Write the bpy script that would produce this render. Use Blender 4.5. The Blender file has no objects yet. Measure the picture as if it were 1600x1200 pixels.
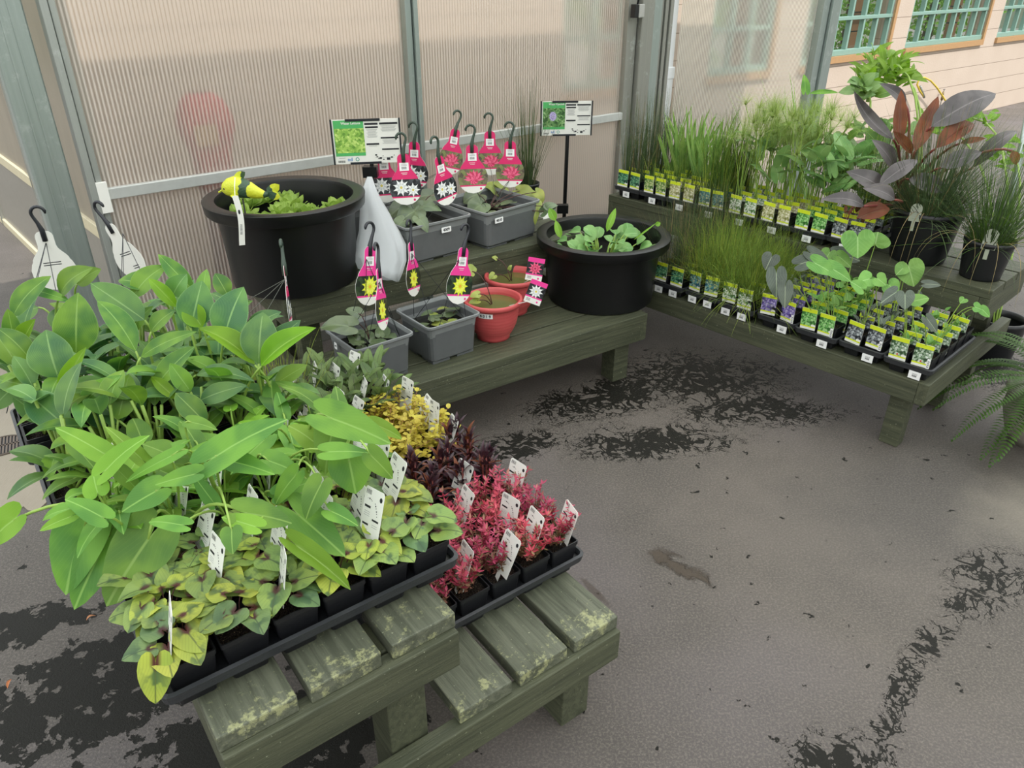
import bpy, math, random
from mathutils import Vector as V, Matrix, noise as mnoise
R = random.Random(11)
SC = bpy.context.scene
COL = SC.collection
PI = math.pi
# ---------------------------------------------------------------- camera
FP, CH, TH = 1180.0, 1.65, math.atan(650 / 1180)
CT, ST = math.cos(TH), math.sin(TH)
CAM = V((0, 0, CH))
cd = bpy.data.cameras.new('camera'); cam = bpy.data.objects.new('camera', cd); COL.objects.link(cam)
cam.location = CAM; cam.rotation_euler = (PI / 2 - TH, 0, 0)
cd.sensor_width = 36; cd.lens = 36 * FP / 1600; cd.clip_start = .02; cd.clip_end = 300
SC.camera = cam
def ray(u, v):
    x, y = (u - 800) / FP, -(v - 600) / FP
    return V((x, CT + ST * y, -ST + CT * y))
def pz(u, v, z): r = ray(u, v); return CAM + r * ((z - CH) / r.z)
def pd(u, v, d): return CAM + ray(u, v) * d
def dep(p): q = V(p) - CAM; return q.y * CT - q.z * ST
def pplane(u, v, p0, n): r = ray(u, v); return CAM + r * ((p0 - CAM).dot(n) / r.dot(n))

# ---------------------------------------------------------------- colour and materials
def lin(c): return c / 12.92 if c <= .04045 else ((c + .055) / 1.055) ** 2.4
def hx(s): s = s.lstrip('#'); return tuple(lin(int(s[i:i + 2], 16) / 255) for i in (0, 2, 4)) + (1,)
class NT:
    def __init__(s, name):
        s.m = bpy.data.materials.new(name); s.m.use_nodes = True; s.t = s.m.node_tree; s.t.nodes.clear()
        s.out = s.t.nodes.new('ShaderNodeOutputMaterial')
    def n(s, typ, ins=None, **kw):
        nd = s.t.nodes.new('ShaderNode' + typ)
        for k, v in kw.items(): setattr(nd, k, v)
        for k, v in (ins or {}).items(): s.set(nd.inputs[k], v)
        return nd
    def set(s, sock, v):
        if isinstance(v, bpy.types.NodeSocket): s.t.links.new(v, sock)
        else: sock.default_value = v
    def math(s, op, a, b=0.0, c=None, clamp=False):
        nd = s.n('Math', operation=op, use_clamp=clamp); s.set(nd.inputs[0], a); s.set(nd.inputs[1], b)
        if c is not None: s.set(nd.inputs[2], c)
        return nd.outputs[0]
    def mix(s, f, a, b, mode='MIX'):
        nd = s.n('Mix', data_type='RGBA', blend_type=mode); s.set(nd.inputs[0], f); s.set(nd.inputs[6], a); s.set(nd.inputs[7], b)
        return nd.outputs[2]
    def step(s, v, lo, hi):
        nd = s.n('MapRange', {0: v, 1: lo, 2: hi}, interpolation_type='SMOOTHSTEP'); return nd.outputs[0]
    def noise(s, vec, scale, detail=3, rough=.5, dist=0):
        nd = s.n('TexNoise', {'Scale': scale, 'Detail': detail, 'Roughness': rough, 'Distortion': dist}); s.set(nd.inputs['Vector'], vec); return nd.outputs[0]
    def vor(s, vec, scale, feature='F1', out='Distance', rnd=1):
        nd = s.n('TexVoronoi', {'Scale': scale, 'Randomness': rnd}, feature=feature); s.set(nd.inputs['Vector'], vec); return nd.outputs[out]
    def obj(s): return s.n('TexCoord').outputs['Object']
    def uv(s):
        x = s.n('SeparateXYZ', {0: s.n('TexCoord').outputs['UV']}); return x.outputs[0], x.outputs[1]
    def bump(s, h, strength=.3, dist=.01): return s.n('Bump', {'Height': h, 'Strength': strength, 'Distance': dist}).outputs[0]
    def bsdf(s, col, rough=.5, metal=0, spec=.5, normal=None, **kw):
        nd = s.n('BsdfPrincipled', {'Base Color': col, 'Roughness': rough, 'Metallic': metal, 'Specular IOR Level': spec})
        if normal is not None: s.set(nd.inputs['Normal'], normal)
        for k, v in kw.items(): s.set(nd.inputs[k], v)
        return nd.outputs[0]
    def mixs(s, f, a, b): return s.n('MixShader', {0: f, 1: a, 2: b}).outputs[0]
    def done(s, sh): s.t.links.new(sh, s.out.inputs[0]); return s.m
def simple(name, c, rough=.5, metal=0, spec=.5, amt=.12, scale=30, bump=0, bscale=200):
    t = NT(name); c = hx(c); o = t.obj()
    f = t.noise(o, scale, 4)
    colr = t.mix(f, tuple(x * (1 - amt) for x in c[:3]) + (1,), tuple(min(1, x * (1 + amt)) for x in c[:3]) + (1,))
    nrm = t.bump(t.noise(o, bscale, 3), bump, .002) if bump else None
    return t.done(t.bsdf(colr, rough, metal, spec, nrm))
def leafmat(name, base, edge, vein, tr=.35, rough=.45, sv=12, svk=.55, blotch=None, hub=None, svs=.35, spec=.4, edgew=True):
    """UV: u across the blade (0..1), v from base to tip"""
    t = NT(name); u, v = t.uv(); o = t.obj()
    s = t.math('MULTIPLY', t.math('ABSOLUTE', t.math('SUBTRACT', u, .5)), 2)
    ri = t.n('ObjectInfo').outputs['Random']
    c = t.mix(t.step(t.noise(o, 13, 2), .36, .64), hx(base), hx(edge))
    if blotch: c = t.mix(t.math('MULTIPLY', t.step(t.noise(o, 38, 2), .5, .6), t.math('SUBTRACT', 1, s), None, True), c, hx(blotch))
    ph = t.math('FRACT', t.math('MULTIPLY', t.math('SUBTRACT', v, t.math('MULTIPLY', s, svk)), sv))
    line = t.math('SUBTRACT', 1, t.step(t.math('ABSOLUTE', t.math('SUBTRACT', ph, .5)), .04, .16))
    c = t.mix(t.math('MULTIPLY', line, svs), c, hx(vein))
    mid = t.math('SUBTRACT', 1, t.step(s, .02, .065))
    c = t.mix(t.math('MULTIPLY', mid, .8), c, hx(vein))
    if hub: c = t.mix(t.math('SUBTRACT', 1, t.step(t.math('ADD', t.math('MULTIPLY', s, .5), v), .04, .20)), c, hx(hub))
    if edgew: c = t.mix(t.math('MULTIPLY', t.step(s, .93, .99), .5), c, hx(vein))
    hs = t.n('HueSaturation', {'Color': c, 'Value': t.math('MULTIPLY_ADD', ri, .3, .85), 'Hue': t.math('MULTIPLY_ADD', ri, .02, .49)}).outputs[0]
    p = t.bsdf(hs, rough, 0, spec, t.bump(line, .12, .001))
    tl = t.n('BsdfTranslucent', {0: t.mix(.5, hs, hx('a8c828'), 'MULTIPLY') if tr > .3 else hs}).outputs[0]
    return t.done(t.mixs(tr, p, tl))
def picmat(name, cols, scale=160, out=None):
    t = NT(name); o = t.obj()
    vv = t.n('TexVoronoi', {'Scale': scale, 'Vector': t.n('VectorMath', {0: o, 1: t.n('TexNoise', {'Vector': o, 'Scale': scale * .6}).outputs[1]}, operation='MULTIPLY_ADD').outputs[0] if False else o})
    f = t.n('SeparateXYZ', {0: vv.outputs['Color']}).outputs[0]
    r = t.n('ValToRGB', {0: t.math('ADD', t.math('MULTIPLY', f, .6), t.math('MULTIPLY', t.noise(o, scale * 1.3, 3), .45))})
    el = r.color_ramp.elements
    while len(el) < len(cols): el.new(.5)
    for i, cc in enumerate(cols): el[i].position = .12 + .75 * i / (len(cols) - 1); el[i].color = hx(cc)
    return t.done(t.bsdf(r.outputs[0], .35))
def wood(name, top, low, wear=.0):
    t = NT(name); o0 = t.obj(); rv = t.n('CombineXYZ', {0: t.math('MULTIPLY', t.n('ObjectInfo').outputs['Random'], 9), 1: t.math('MULTIPLY', t.n('ObjectInfo').outputs['Random'], 5), 2: 0.0}).outputs[0]; o = t.n('VectorMath', {0: o0, 1: rv}, operation='ADD').outputs[0]; mp = t.n('Mapping', {'Vector': o, 'Scale': (16, .8, 16)}).outputs[0]
    g = t.noise(mp, 4, 6, .65, .5); c = t.mix(t.step(g, .3, .7), hx(low), hx(top))
    c = t.mix(t.math('MULTIPLY', t.step(t.noise(o, 5, 4), .55, .75), .45), c, hx('3c4030'))
    g2 = t.noise(mp, 16, 4, .7, .4); c = t.mix(t.math('MULTIPLY', t.step(g2, .60, .70), .55), c, hx('34372a'))
    w = None
    if wear:
        y = t.n('SeparateXYZ', {0: o0}).outputs[1]
        e = t.math('SUBTRACT', 1, t.step(y, .0, .16))
        w = t.step(t.math('ADD', t.noise(o, 26, 9, .8), t.math('MULTIPLY', e, .12)), .62, .72)
        c = t.mix(t.math('MULTIPLY', w, wear), c, hx('b4b684'))
    c = t.mix(t.step(t.noise(o, 160, 2), .70, .76), c, hx('9a9d84'))
    h = t.math('ADD', g2, t.math('MULTIPLY', g, .5))
    return t.done(t.bsdf(c, .55, 0, .35, t.bump(h, .5, .004)))

BLK = simple('black_plastic', '17181b', .38, bump=.15)
BLK2 = simple('black_tub_plastic', '0f1011', .36, spec=.45)
RIMB = simple('tray_rim_plastic', '303235', .42, bump=.2)
SHIELD = simple('moulded_mark', '3a3c3e', .4)
GRY = simple('grey_planter_plastic', '5c5f60', .45, bump=.1)
GRYI = simple('grey_planter_edge', '7c8080', .4)
def mk_red():
    t = NT('red_pot_plastic'); o = t.obj(); z = t.n('SeparateXYZ', {0: o}).outputs[2]
    w = t.n('TexWave', {'Vector': o, 'Scale': 22, 'Distortion': 1.0}, wave_type='BANDS', bands_direction='Z').outputs[1]
    c = t.mix(t.noise(o, 12, 4), hx('b84a4c'), hx('c45a58')); c = t.mix(t.math('MULTIPLY', w, .25), c, hx('a83038'))
    return t.done(t.bsdf(c, .42, 0, .4, t.bump(w, .15, .002)))
REDP = mk_red()
SOIL = None
def mk_soil():
    t = NT('potting_soil'); o = t.obj(); f = t.vor(o, 260); g = t.step(t.noise(o, 420, 2), .62, .70)
    c = t.mix(t.noise(o, 90, 4), hx('120e0a'), hx('2a2019')); c = t.mix(g, c, hx('7a6a50'))
    return t.done(t.bsdf(c, .95, 0, .2, t.bump(f, .9, .006)))
SOIL = mk_soil()
WHT = simple('white_card', 'e9e9e2', .5, amt=.03)
WHT2 = simple('white_sticker', 'f0f1f0', .45, amt=.02)
INK = simple('black_ink', '23252a', .6)
GREYINK = simple('grey_ink', '9a9c9c', .6)
MAG = simple('magenta_card', 'd8286a', .4, amt=.05)
MAG2 = simple('bright_pink_card', 'ec3f97', .4, amt=.05)
LIME = simple('lime_card', 'd2e22e', .4, amt=.06)
TEAL = simple('teal_ink', '3d9c8c', .5)
BLUEI = simple('blue_ink', '3f7fc0', .5)
SGRN = simple('sign_green', '53b266', .45, amt=.05)
HOOK = simple('dark_green_hook', '35453a', .4)
HOOKB = simple('black_hook', '22252b', .4)
WIRE = simple('thin_wire', '4c5048', .5, .3)
MTL = None
def mk_metal(name, c1, c2, rough=.42, metal=.75, sc=(30, 30, .8)):
    t = NT(name); o = t.obj(); mp = t.n('Mapping', {'Vector': o, 'Scale': sc}).outputs[0]
    g = t.noise(mp, 3, 5, .6); c = t.mix(g, hx(c1), hx(c2)); c = t.mix(t.math('MULTIPLY', t.step(t.noise(o, 14, 6, .7), .55, .7), .35), c, hx('d5dcda'))
    return t.done(t.bsdf(c, rough, metal, .5, t.bump(g, .15, .002)))
MTL = mk_metal('galvanised_steel', '98a5a0', 'b2bcb8')
ALU = mk_metal('aluminium_frame', 'a2a8a4', 'b9bdb8', .4, .6)
ALUD = mk_metal('weathered_aluminium', '8a8c86', '9d9d94', .5, .5)
STRIP = simple('pale_rail', 'c3c6c2', .4, .3)
WOOD = wood('olive_painted_wood', '555844', '3d4132')
WOODW = wood('olive_painted_worn_wood', '6c6f5e', '4c5042', .6)

# ---------------------------------------------------------------- mesh builder
class MB:
    def __init__(s): s.v = []; s.f = []; s.m = []; s.uv = []
    def add(s, vs, fs, mat=0, uvs=None):
        k = len(s.v); s.v.extend([tuple(p) for p in vs]); s.uv.extend(uvs if uvs else [(0.5, .5)] * len(vs))
        for f in fs: s.f.append(tuple(i + k for i in f)); s.m.append(mat)
    def quad(s, a, b, c, d, mat=0): s.add([a, b, c, d], [(0, 1, 2, 3)], mat, [(0, 0), (1, 0), (1, 1), (0, 1)])
    def box(s, c, h, mat=0, M=None):
        x, y, z = h; vs = [V((i * x, j * y, k * z)) for i in (-1, 1) for j in (-1, 1) for k in (-1, 1)]
        if M is not None: vs = [M @ p for p in vs]
        vs = [p + V(c) for p in vs]
        s.add(vs, [(0, 1, 3, 2), (4, 6, 7, 5), (0, 4, 5, 1), (2, 3, 7, 6), (0, 2, 6, 4), (1, 5, 7, 3)], mat)
    def rings(s, rs, mat=0, cap0=False, cap1=False, closed=True):
        n = len(rs[0]); k = len(rs)
        vs = [p for r in rs for p in r]; uvs = [(j / n, i / max(1, k - 1)) for i in range(k) for j in range(n)]
        fs = []
        for i in range(k - 1):
            for j in range(n if closed else n - 1):
                a, b = i * n + j, i * n + (j + 1) % n
                fs.append((a, b, b + n, a + n))
        if cap0: fs.append(tuple(range(n - 1, -1, -1)))
        if cap1: fs.append(tuple((k - 1) * n + j for j in range(n)))
        s.add(vs, fs, mat, uvs)
    def tube(s, pts, r, n=6, mat=0, cap=True):
        pts = [V(p) for p in pts]; rs = []; up = V((0, 0, 1)); prev = None
        for i, p in enumerate(pts):
            d = (pts[min(i + 1, len(pts) - 1)] - pts[max(i - 1, 0)]).normalized()
            x = d.cross(up if abs(d.z) < .95 else V((1, 0, 0))) if prev is None else prev - d * prev.dot(d)
            x.normalize(); prev = x; y = d.cross(x)
            rr = r[i] if isinstance(r, (list, tuple)) else r
            rs.append([p + (x * math.cos(2 * PI * j / n) + y * math.sin(2 * PI * j / n)) * rr for j in range(n)])
        s.rings(rs, mat, cap, cap)
    def lathe(s, prof, n=48, mat=0, c=(0, 0, 0)):
        s.rings([[V((c[0] + r * math.cos(2 * PI * j / n), c[1] + r * math.sin(2 * PI * j / n), c[2] + z)) for j in range(n)] for r, z in prof], mat)
    def disc(s, r, z, n=32, mat=0, c=(0, 0)): s.add([(c[0] + r * math.cos(2 * PI * j / n), c[1] + r * math.sin(2 * PI * j / n), z) for j in range(n)], [tuple(range(n))], mat)
    def local(s, root):
        M = Matrix.Rotation(-root.rotation_euler.z, 4, 'Z') @ Matrix.Translation(-root.location); s.v = [tuple(M @ V(p)) for p in s.v]; return s
    def mesh(s, name, mats, smooth=False):
        me = bpy.data.meshes.new(name); me.from_pydata(s.v, [], s.f)
        ul = me.uv_layers.new(name='uv'); li = [0] * len(me.loops); me.loops.foreach_get('vertex_index', li)
        fl = []; [fl.extend(s.uv[i]) for i in li]; ul.data.foreach_set('uv', fl)
        me.polygons.foreach_set('material_index', s.m)
        if smooth: me.polygons.foreach_set('use_smooth', [True] * len(s.f))
        for m in mats: me.materials.append(m)
        me.update(); return me
    def build(s, name, mats, parent=None, smooth=False, loc=None, rot=None, bev=0):
        o = bpy.data.objects.new(name, s.mesh(name, mats if isinstance(mats, (list, tuple)) else [mats], smooth)); COL.objects.link(o)
        return place(o, parent, loc, rot, bev)
def place(o, parent=None, loc=None, rot=None, bev=0):
    if parent: o.parent = parent
    if loc is not None: o.location = loc
    if rot is not None: o.rotation_euler = rot
    if bev:
        b = o.modifiers.new('bevel', 'BEVEL'); b.width = bev; b.segments = 2; b.limit_method = 'ANGLE'
    return o
def inst(name, me, parent=None, loc=None, rot=None, bev=0, scale=None):
    o = bpy.data.objects.new(name, me); COL.objects.link(o)
    if scale: o.scale = (scale,) * 3 if isinstance(scale, (int, float)) else scale
    return place(o, parent, loc, rot, bev)
def tag(o, label=None, cat=None, group=None, kind=None):
    if label: o['label'] = label
    if cat: o['category'] = cat
    if group: o['group'] = group
    if kind: o['kind'] = kind
    return o
def thing(name, label, cat, loc=(0, 0, 0), rz=0, group=None):
    o = bpy.data.objects.new(name, None); o.empty_display_size = .05; COL.objects.link(o)
    o.location = loc; o.rotation_euler = (0, 0, rz); return tag(o, label, cat, group)
def struct(name, mb, mats, **k): return tag(mb.build(name, mats, **k), kind='structure')
def rr(x, y, r, z, n=3, cx=0, cy=0):
    out = []
    for q, (sx, sy) in enumerate(((1, 1), (-1, 1), (-1, -1), (1, -1))):
        for i in range(n + 1):
            a = q * PI / 2 + i / n * PI / 2; out.append(V((cx + sx * (x - r) + r * math.cos(a), cy + sy * (y - r) + r * math.sin(a), z)))
    return out
ORD = 'first second third fourth fifth sixth seventh eighth ninth tenth'.split()
_fonts = {}
def text(s, size, mat, name='lettering', parent=None, loc=(0, 0, 0), rot=(0, 0, 0), align='CENTER', ext=.0002, bold=0):
    key = (s, size, mat.name, align)
    if key not in _fonts:
        c = bpy.data.curves.new('lettering', 'FONT'); c.body = s; c.size = size; c.align_x = align; c.align_y = 'CENTER'; c.extrude = ext; c.resolution_u = 3; c.offset = bold
        o = bpy.data.objects.new('tmp', c); COL.objects.link(o); bpy.context.view_layer.update()
        me = bpy.data.meshes.new_from_object(o.evaluated_get(bpy.context.evaluated_depsgraph_get())); me.name = 'lettering'
        me.materials.clear(); me.materials.append(mat); bpy.data.objects.remove(o); _fonts[key] = me
    return inst(name, _fonts[key], parent, loc, rot)

# ---------------------------------------------------------------- leaves and blades
def prof(kind, t):
    if kind == 'canna': return math.sin(PI * t ** .85) ** .75 * (1 - .12 * t)
    if kind == 'heart': return (1 - t) ** .72 * (1 + .85 * t) if t < .999 else 0
    if kind == 'strap': return min(1, t * 6) * (1 - t) ** .5 if t < .85 else (1 - t) ** .5
    if kind == 'round': return math.sqrt(max(0, 1 - (2 * t - 1) ** 2))
    if kind == 'oblong': return math.sin(PI * min(1, t ** .8)) ** .5
    return math.sin(PI * t)
HR = ((0, 1), (12, .88), (26, .74), (45, .63), (65, .575), (85, .55), (105, .535), (125, .51), (143, .45), (158, .35), (170, .20), (177, .07))
def heart_leaf(mb, p0, ax, L, d, side, n, w, arch, fold, lobe, wave, seg, mat, seed):
    hr = HR if seg > 6 else HR[::2] + HR[-1:]
    ang = [-a for a, r in hr[::-1]] + [a for a, r in hr[1:]]; rad = [r for a, r in hr[::-1]] + [r for a, r in hr[1:]]; m = 4 if seg > 6 else 2
    vs, uvs, fs = [p0], [(.5, 0)], []; k = len(ang)
    for i in range(1, m + 1):
        for a, r in zip(ang, rad):
            ra = math.radians(a); x, y = math.cos(ra) * r * i / m, math.sin(ra) * r * i / m / .56
            if x < 0: x *= .5 + lobe * 1.6
            q = p0 + ax * x + side * (w / 2 * y) + n * (L * arch * (4 * x * (1 - x) if x > 0 else 1.6 * x) + fold * w / 2 * abs(y))
            if wave: q = q + n * (wave * w * math.sin(5 * ra + seed) * i / m)
            vs.append(q); uvs.append((max(0, min(1, y * .5 + .5)), max(0, x)))
    for j in range(k - 1): fs.append((0, 1 + j, 2 + j))
    for i in range(m - 1):
        for j in range(k - 1): b = 1 + i * k + j; fs.append((b, b + k, b + k + 1, b + 1))
    mb.add(vs, fs, mat, uvs)
def leaf(mb, p0, p1, w, nrm=V((0, 0, 1)), kind='canna', arch=.12, fold=.2, lobe=.35, wave=0., seg=8, mat=0, cols=(-1, -.66, -.33, 0, .33, .66, 1), seed=0, twist=0):
    p0, p1 = V(p0), V(p1); ax = p1 - p0; L = ax.length
    if L < 1e-5: return
    d = ax / L; side = d.cross(V(nrm))
    if side.length < 1e-3: side = d.cross(V((.3, .9, .2)))
    side.normalize(); n = side.cross(d)
    if twist: q = Matrix.Rotation(twist, 3, d); side = q @ side; n = q @ n
    if kind == 'heart': return heart_leaf(mb, p0, ax, L, d, side, n, w, arch, fold, lobe, wave, seg, mat, seed)
    vs, uvs, fs = [], [], []
    for i in range(seg + 1):
        t = i / seg; hw = w / 2 * prof(kind, t); c = p0 + ax * t + n * (L * arch * 4 * t * (1 - t))
        for s in cols:
            p = c + side * (hw * s) + n * (fold * hw * abs(s))
            if kind == 'heart': p -= ax * (lobe * abs(s) ** 1.4 * (1 - t) ** 2.2); p -= side * (hw * s * .38 * (1 - t) ** 5 * s * s)
            if wave: p += n * (wave * w * math.sin(9 * t + seed + (2 if s > 0 else 0)) * abs(s))
            vs.append(p); uvs.append((s * .5 + .5, t))
    k = len(cols)
    for i in range(seg):
        for j in range(k - 1): fs.append((i * k + j, i * k + j + 1, (i + 1) * k + j + 1, (i + 1) * k + j))
    mb.add(vs, fs, mat, uvs)
def curve_pts(a, b, sag, n=8, d0=None):
    a, b = V(a), V(b); m = V(d0) if d0 is not None else V((a.x * .7 + b.x * .3, a.y * .7 + b.y * .3, max(a.z, b.z) + sag))
    return [a * (1 - t) ** 2 + m * (2 * t * (1 - t)) + b * t * t for t in [i / n for i in range(n + 1)]]
def blade(mb, base, dirv, L, w, droop, n=5, mat=0, rng=R):
    """thin arching grass blade, two crossed-edge strip with a keel"""
    p = V(base); d = V(dirv).normalized(); vs, uvs, fs = [], [], []
    for i in range(n + 1):
        t = i / n; side = d.cross(V((0, 0, 1)));
        if side.length < .05: side = V((1, .2, 0))
        side.normalize(); nn = side.cross(d); hw = w / 2 * (1 - t * .85)
        vs += [p - side * hw, p + nn * hw * .6, p + side * hw]; uvs += [(0, t), (.5, t), (1, t)]
        p = p + d * (L / n); d = (d + V((0, 0, -droop * (t + .3) / n * 2.2))).normalized()
    for i in range(n):
        for j in (0, 1): fs.append((i * 3 + j, i * 3 + j + 1, i * 3 + j + 4, i * 3 + j + 3))
        fs.append((i * 3 + 2, i * 3, i * 3 + 3, i * 3 + 5))
    mb.add(vs, fs, mat, uvs)
# ---------------------------------------------------------------- the setting
def pxy(u, v, z=0): p = pz(u, v, z); return (p.x, p.y)
def asphalt():
    t = NT('old_wet_asphalt'); o = t.obj(); g = t.noise(o, 150, 5, .8); big = t.noise(o, 1.6, 5, .6)
    c = t.mix(t.step(big, .3, .7), hx('4f4a45'), hx('645d56')); c = t.mix(t.math('MULTIPLY', t.step(t.noise(o, .8, 3), .45, .65), .35), c, hx('625c66'))
    c = t.mix(t.math('MULTIPLY', t.step(g, .46, .62), .55), c, hx('867e75'))
    c = t.mix(t.step(t.vor(o, 70), .03, .07), t.mix(t.step(t.noise(o, 30, 2), .60, .66), c, hx('b0aaa2')), c)
    xyz = t.n('SeparateXYZ', {0: o}); X, Y = xyz.outputs[0], xyz.outputs[1]
    w1 = t.noise(o, 3.2, 4, .6); fine = t.noise(o, 14, 5, .62, .6); wd = t.n('VectorMath', {0: o, 1: t.n('TexNoise', {'Vector': o, 'Scale': 7, 'Detail': 5, 'Roughness': .7}).outputs[1]}, operation='ADD').outputs[0]
    crk = t.n('TexVoronoi', {'Vector': wd, 'Scale': 9.0, 'Randomness': 1}, feature='DISTANCE_TO_EDGE').outputs[0]
    def blob(u, v, rx, ry, ang=0):
        cx, cy = pxy(u, v); dx = t.math('SUBTRACT', X, cx); dy = t.math('SUBTRACT', Y, cy); ca, sa = math.cos(ang), math.sin(ang)
        a = t.math('DIVIDE', t.math('ADD', t.math('MULTIPLY', dx, ca), t.math('MULTIPLY', dy, sa)), rx)
        b = t.math('DIVIDE', t.math('SUBTRACT', t.math('MULTIPLY', dy, ca), t.math('MULTIPLY', dx, sa)), ry)
        return t.math('SUBTRACT', 1, t.math('SQRT', t.math('ADD', t.math('MULTIPLY', a, a), t.math('MULTIPLY', b, b))))
    def seg(u0, v0, u1, v1, w):
        (ax, ay), (bx, by) = pxy(u0, v0), pxy(u1, v1); L = math.hypot(bx - ax, by - ay)
        return blob((u0 + u1) / 2, (v0 + v1) / 2, L * .62, w, math.atan2(by - ay, bx - ax))
    wob = t.math('MULTIPLY', t.math('SUBTRACT', t.noise(o, 5, 6, .7), .5), 1.6)
    wet = None
    for b in (blob(1090, 590, .42, .26, .2), blob(950, 620, .36, .16, .4), blob(1010, 690, .34, .12, .1), blob(800, 700, .22, .10, .4), blob(1180, 640, .35, .14, 0), blob(1545, 575, .25, .2, 0)):
        wet = b if wet is None else t.math('MAXIMUM', wet, b)
    ridge = t.math('ABSOLUTE', t.math('SUBTRACT', fine, .5)); ridge2 = t.math('ABSOLUTE', t.math('SUBTRACT', t.noise(o, 8, 5, .62, .9), .48))
    wth = t.math('MULTIPLY', t.step(t.math('ADD', wet, wob), -.35, 1.1), .075)
    dark = t.math('MAXIMUM', t.math('LESS_THAN', ridge, wth), t.math('LESS_THAN', ridge2, t.math('MULTIPLY', wth, .8)))
    wet2 = t.math('MAXIMUM', blob(160, 1070, .36, .20, .5), blob(420, 1180, .35, .2, .1)); wet2 = t.math('MAXIMUM', wet2, blob(30, 980, .22, .08, .3))
    d2 = t.step(t.math('ADD', t.math('MULTIPLY', t.step(wet2, -.5, .6), .26), t.noise(o, 16, 6, .62, .3)), .66, .67)
    cr = None
    for s in (seg(1600, 870, 1490, 960, .10), seg(1490, 960, 1420, 1040, .05), seg(1425, 1020, 1395, 1120, .045), seg(1395, 1110, 1370, 1180, .05), seg(1380, 1170, 1240, 1200, .10), seg(1560, 860, 1480, 900, .05)):
        cr = s if cr is None else t.math('MAXIMUM', cr, s)
    wc = t.step(t.math('ADD', cr, t.math('MULTIPLY', wob, .5)), -.1, 1.0); d3 = t.math('MAXIMUM', t.math('LESS_THAN', ridge, t.math('MULTIPLY', wc, .045)), t.math('LESS_THAN', ridge2, t.math('MULTIPLY', wc, .04)))
    hair = t.math('MULTIPLY', t.math('SUBTRACT', 1, t.step(crk, .0, .012)), t.math('MULTIPLY', t.step(t.noise(o, 1.3, 2), .56, .62), .6))
    al = t.math('MAXIMUM', t.math('MAXIMUM', dark, d2), d3)
    mud = t.step(t.math('ADD', t.math('MULTIPLY', blob(1060, 885, .15, .05, -.75), .5), t.math('MULTIPLY', t.math('SUBTRACT', fine, .5), 1.6)), .05, .35)
    mud = t.math('MULTIPLY', mud, t.step(blob(1060, 885, .16, .06, -.75), -.5, .5))
    mud2 = t.math('MULTIPLY', t.step(t.math('ADD', blob(930, 925, .09, .018, -1.0), t.math('MULTIPLY', fine, 1.2)), .75, 1.1), .7)
    damp = t.math('MULTIPLY', t.step(blob(1450, 780, .9, .5, .3), .0, .8), .25)
    c = t.mix(damp, c, hx('4c4a48')); c = t.mix(t.math('MULTIPLY', t.step(t.math('ADD', blob(1590, 800, .3, .2, .7), wob), -.2, 1.2), .35), c, hx('a79f8e'))
    c = t.mix(hair, c, hx('3a3733')); c = t.mix(al, c, hx('1a1914'))
    c = t.mix(t.math('MULTIPLY', mud, .85), c, hx('453a2e')); c = t.mix(mud2, c, hx('4a4038'))
    rough = t.math('SUBTRACT', t.math('MULTIPLY_ADD', big, -.3, .70), t.math('MULTIPLY', al, .12))
    h = t.math('ADD', t.math('MULTIPLY', g, .5), t.math('ADD', t.math('MULTIPLY', al, -.5), t.math('MULTIPLY', mud, -2.0)))
    return t.done(t.bsdf(c, rough, 0, t.math('SUBTRACT', .45, t.math('MULTIPLY', al, .2)), t.bump(h, .9, .008)))
ASPH = asphalt()
mb = MB(); mb.quad((-12, -4, 0), (16, -4, 0), (16, 26, 0), (-12, 26, 0)); struct('floor', mb, [ASPH])
def mk_conc():
    t = NT('brushed_concrete'); o = t.obj(); mp = t.n('Mapping', {'Vector': o, 'Scale': (60, 6, 1), 'Rotation': (0, 0, .6)}).outputs[0]
    c = t.mix(t.noise(o, 4, 5), hx('8f8676'), hx('a69c8b')); c = t.mix(t.math('MULTIPLY', t.noise(mp, 3, 3), .4), c, hx('857c6e'))
    d = t.vor(t.n('VectorMath', {0: o, 1: tuple(-x for x in (*pxy(10, 697), 0))}, operation='ADD').outputs[0], 1)
    return t.done(t.bsdf(c, .85, 0, .3, t.bump(t.noise(mp, 6, 3), .5, .003)))
CONC = mk_conc()
mb = MB(); edge = [(-150, 572), (0, 575), (120, 570), (260, 600), (220, 690), (128, 742), (108, 765), (84, 778), (66, 792), (58, 800), (36, 794), (10, 800), (-150, 830)]
top = []
for i in range(len(edge)):
    a, b = V(pxy(*edge[i])), V(pxy(*edge[(i + 1) % len(edge)])); n = max(1, int((b - a).length / .03))
    for k in range(n):
        p = a.lerp(b, k / n); q = .008 if 4 < i < 12 else 0; top.append((p.x + q * mnoise.noise(V((p.x * 30, p.y * 30, 0))) * 2, p.y + q * mnoise.noise(V((p.x * 25, p.y * 25, 5))) * 2))
mb.add([(x, y, .004) for x, y in top] + [(x, y, -.01) for x, y in top], [tuple(range(len(top)))[::-1]] + [(i, (i + 1) % len(top), len(top) + (i + 1) % len(top), len(top) + i) for i in range(len(top))])
struct('floor', mb, [CONC])
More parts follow.
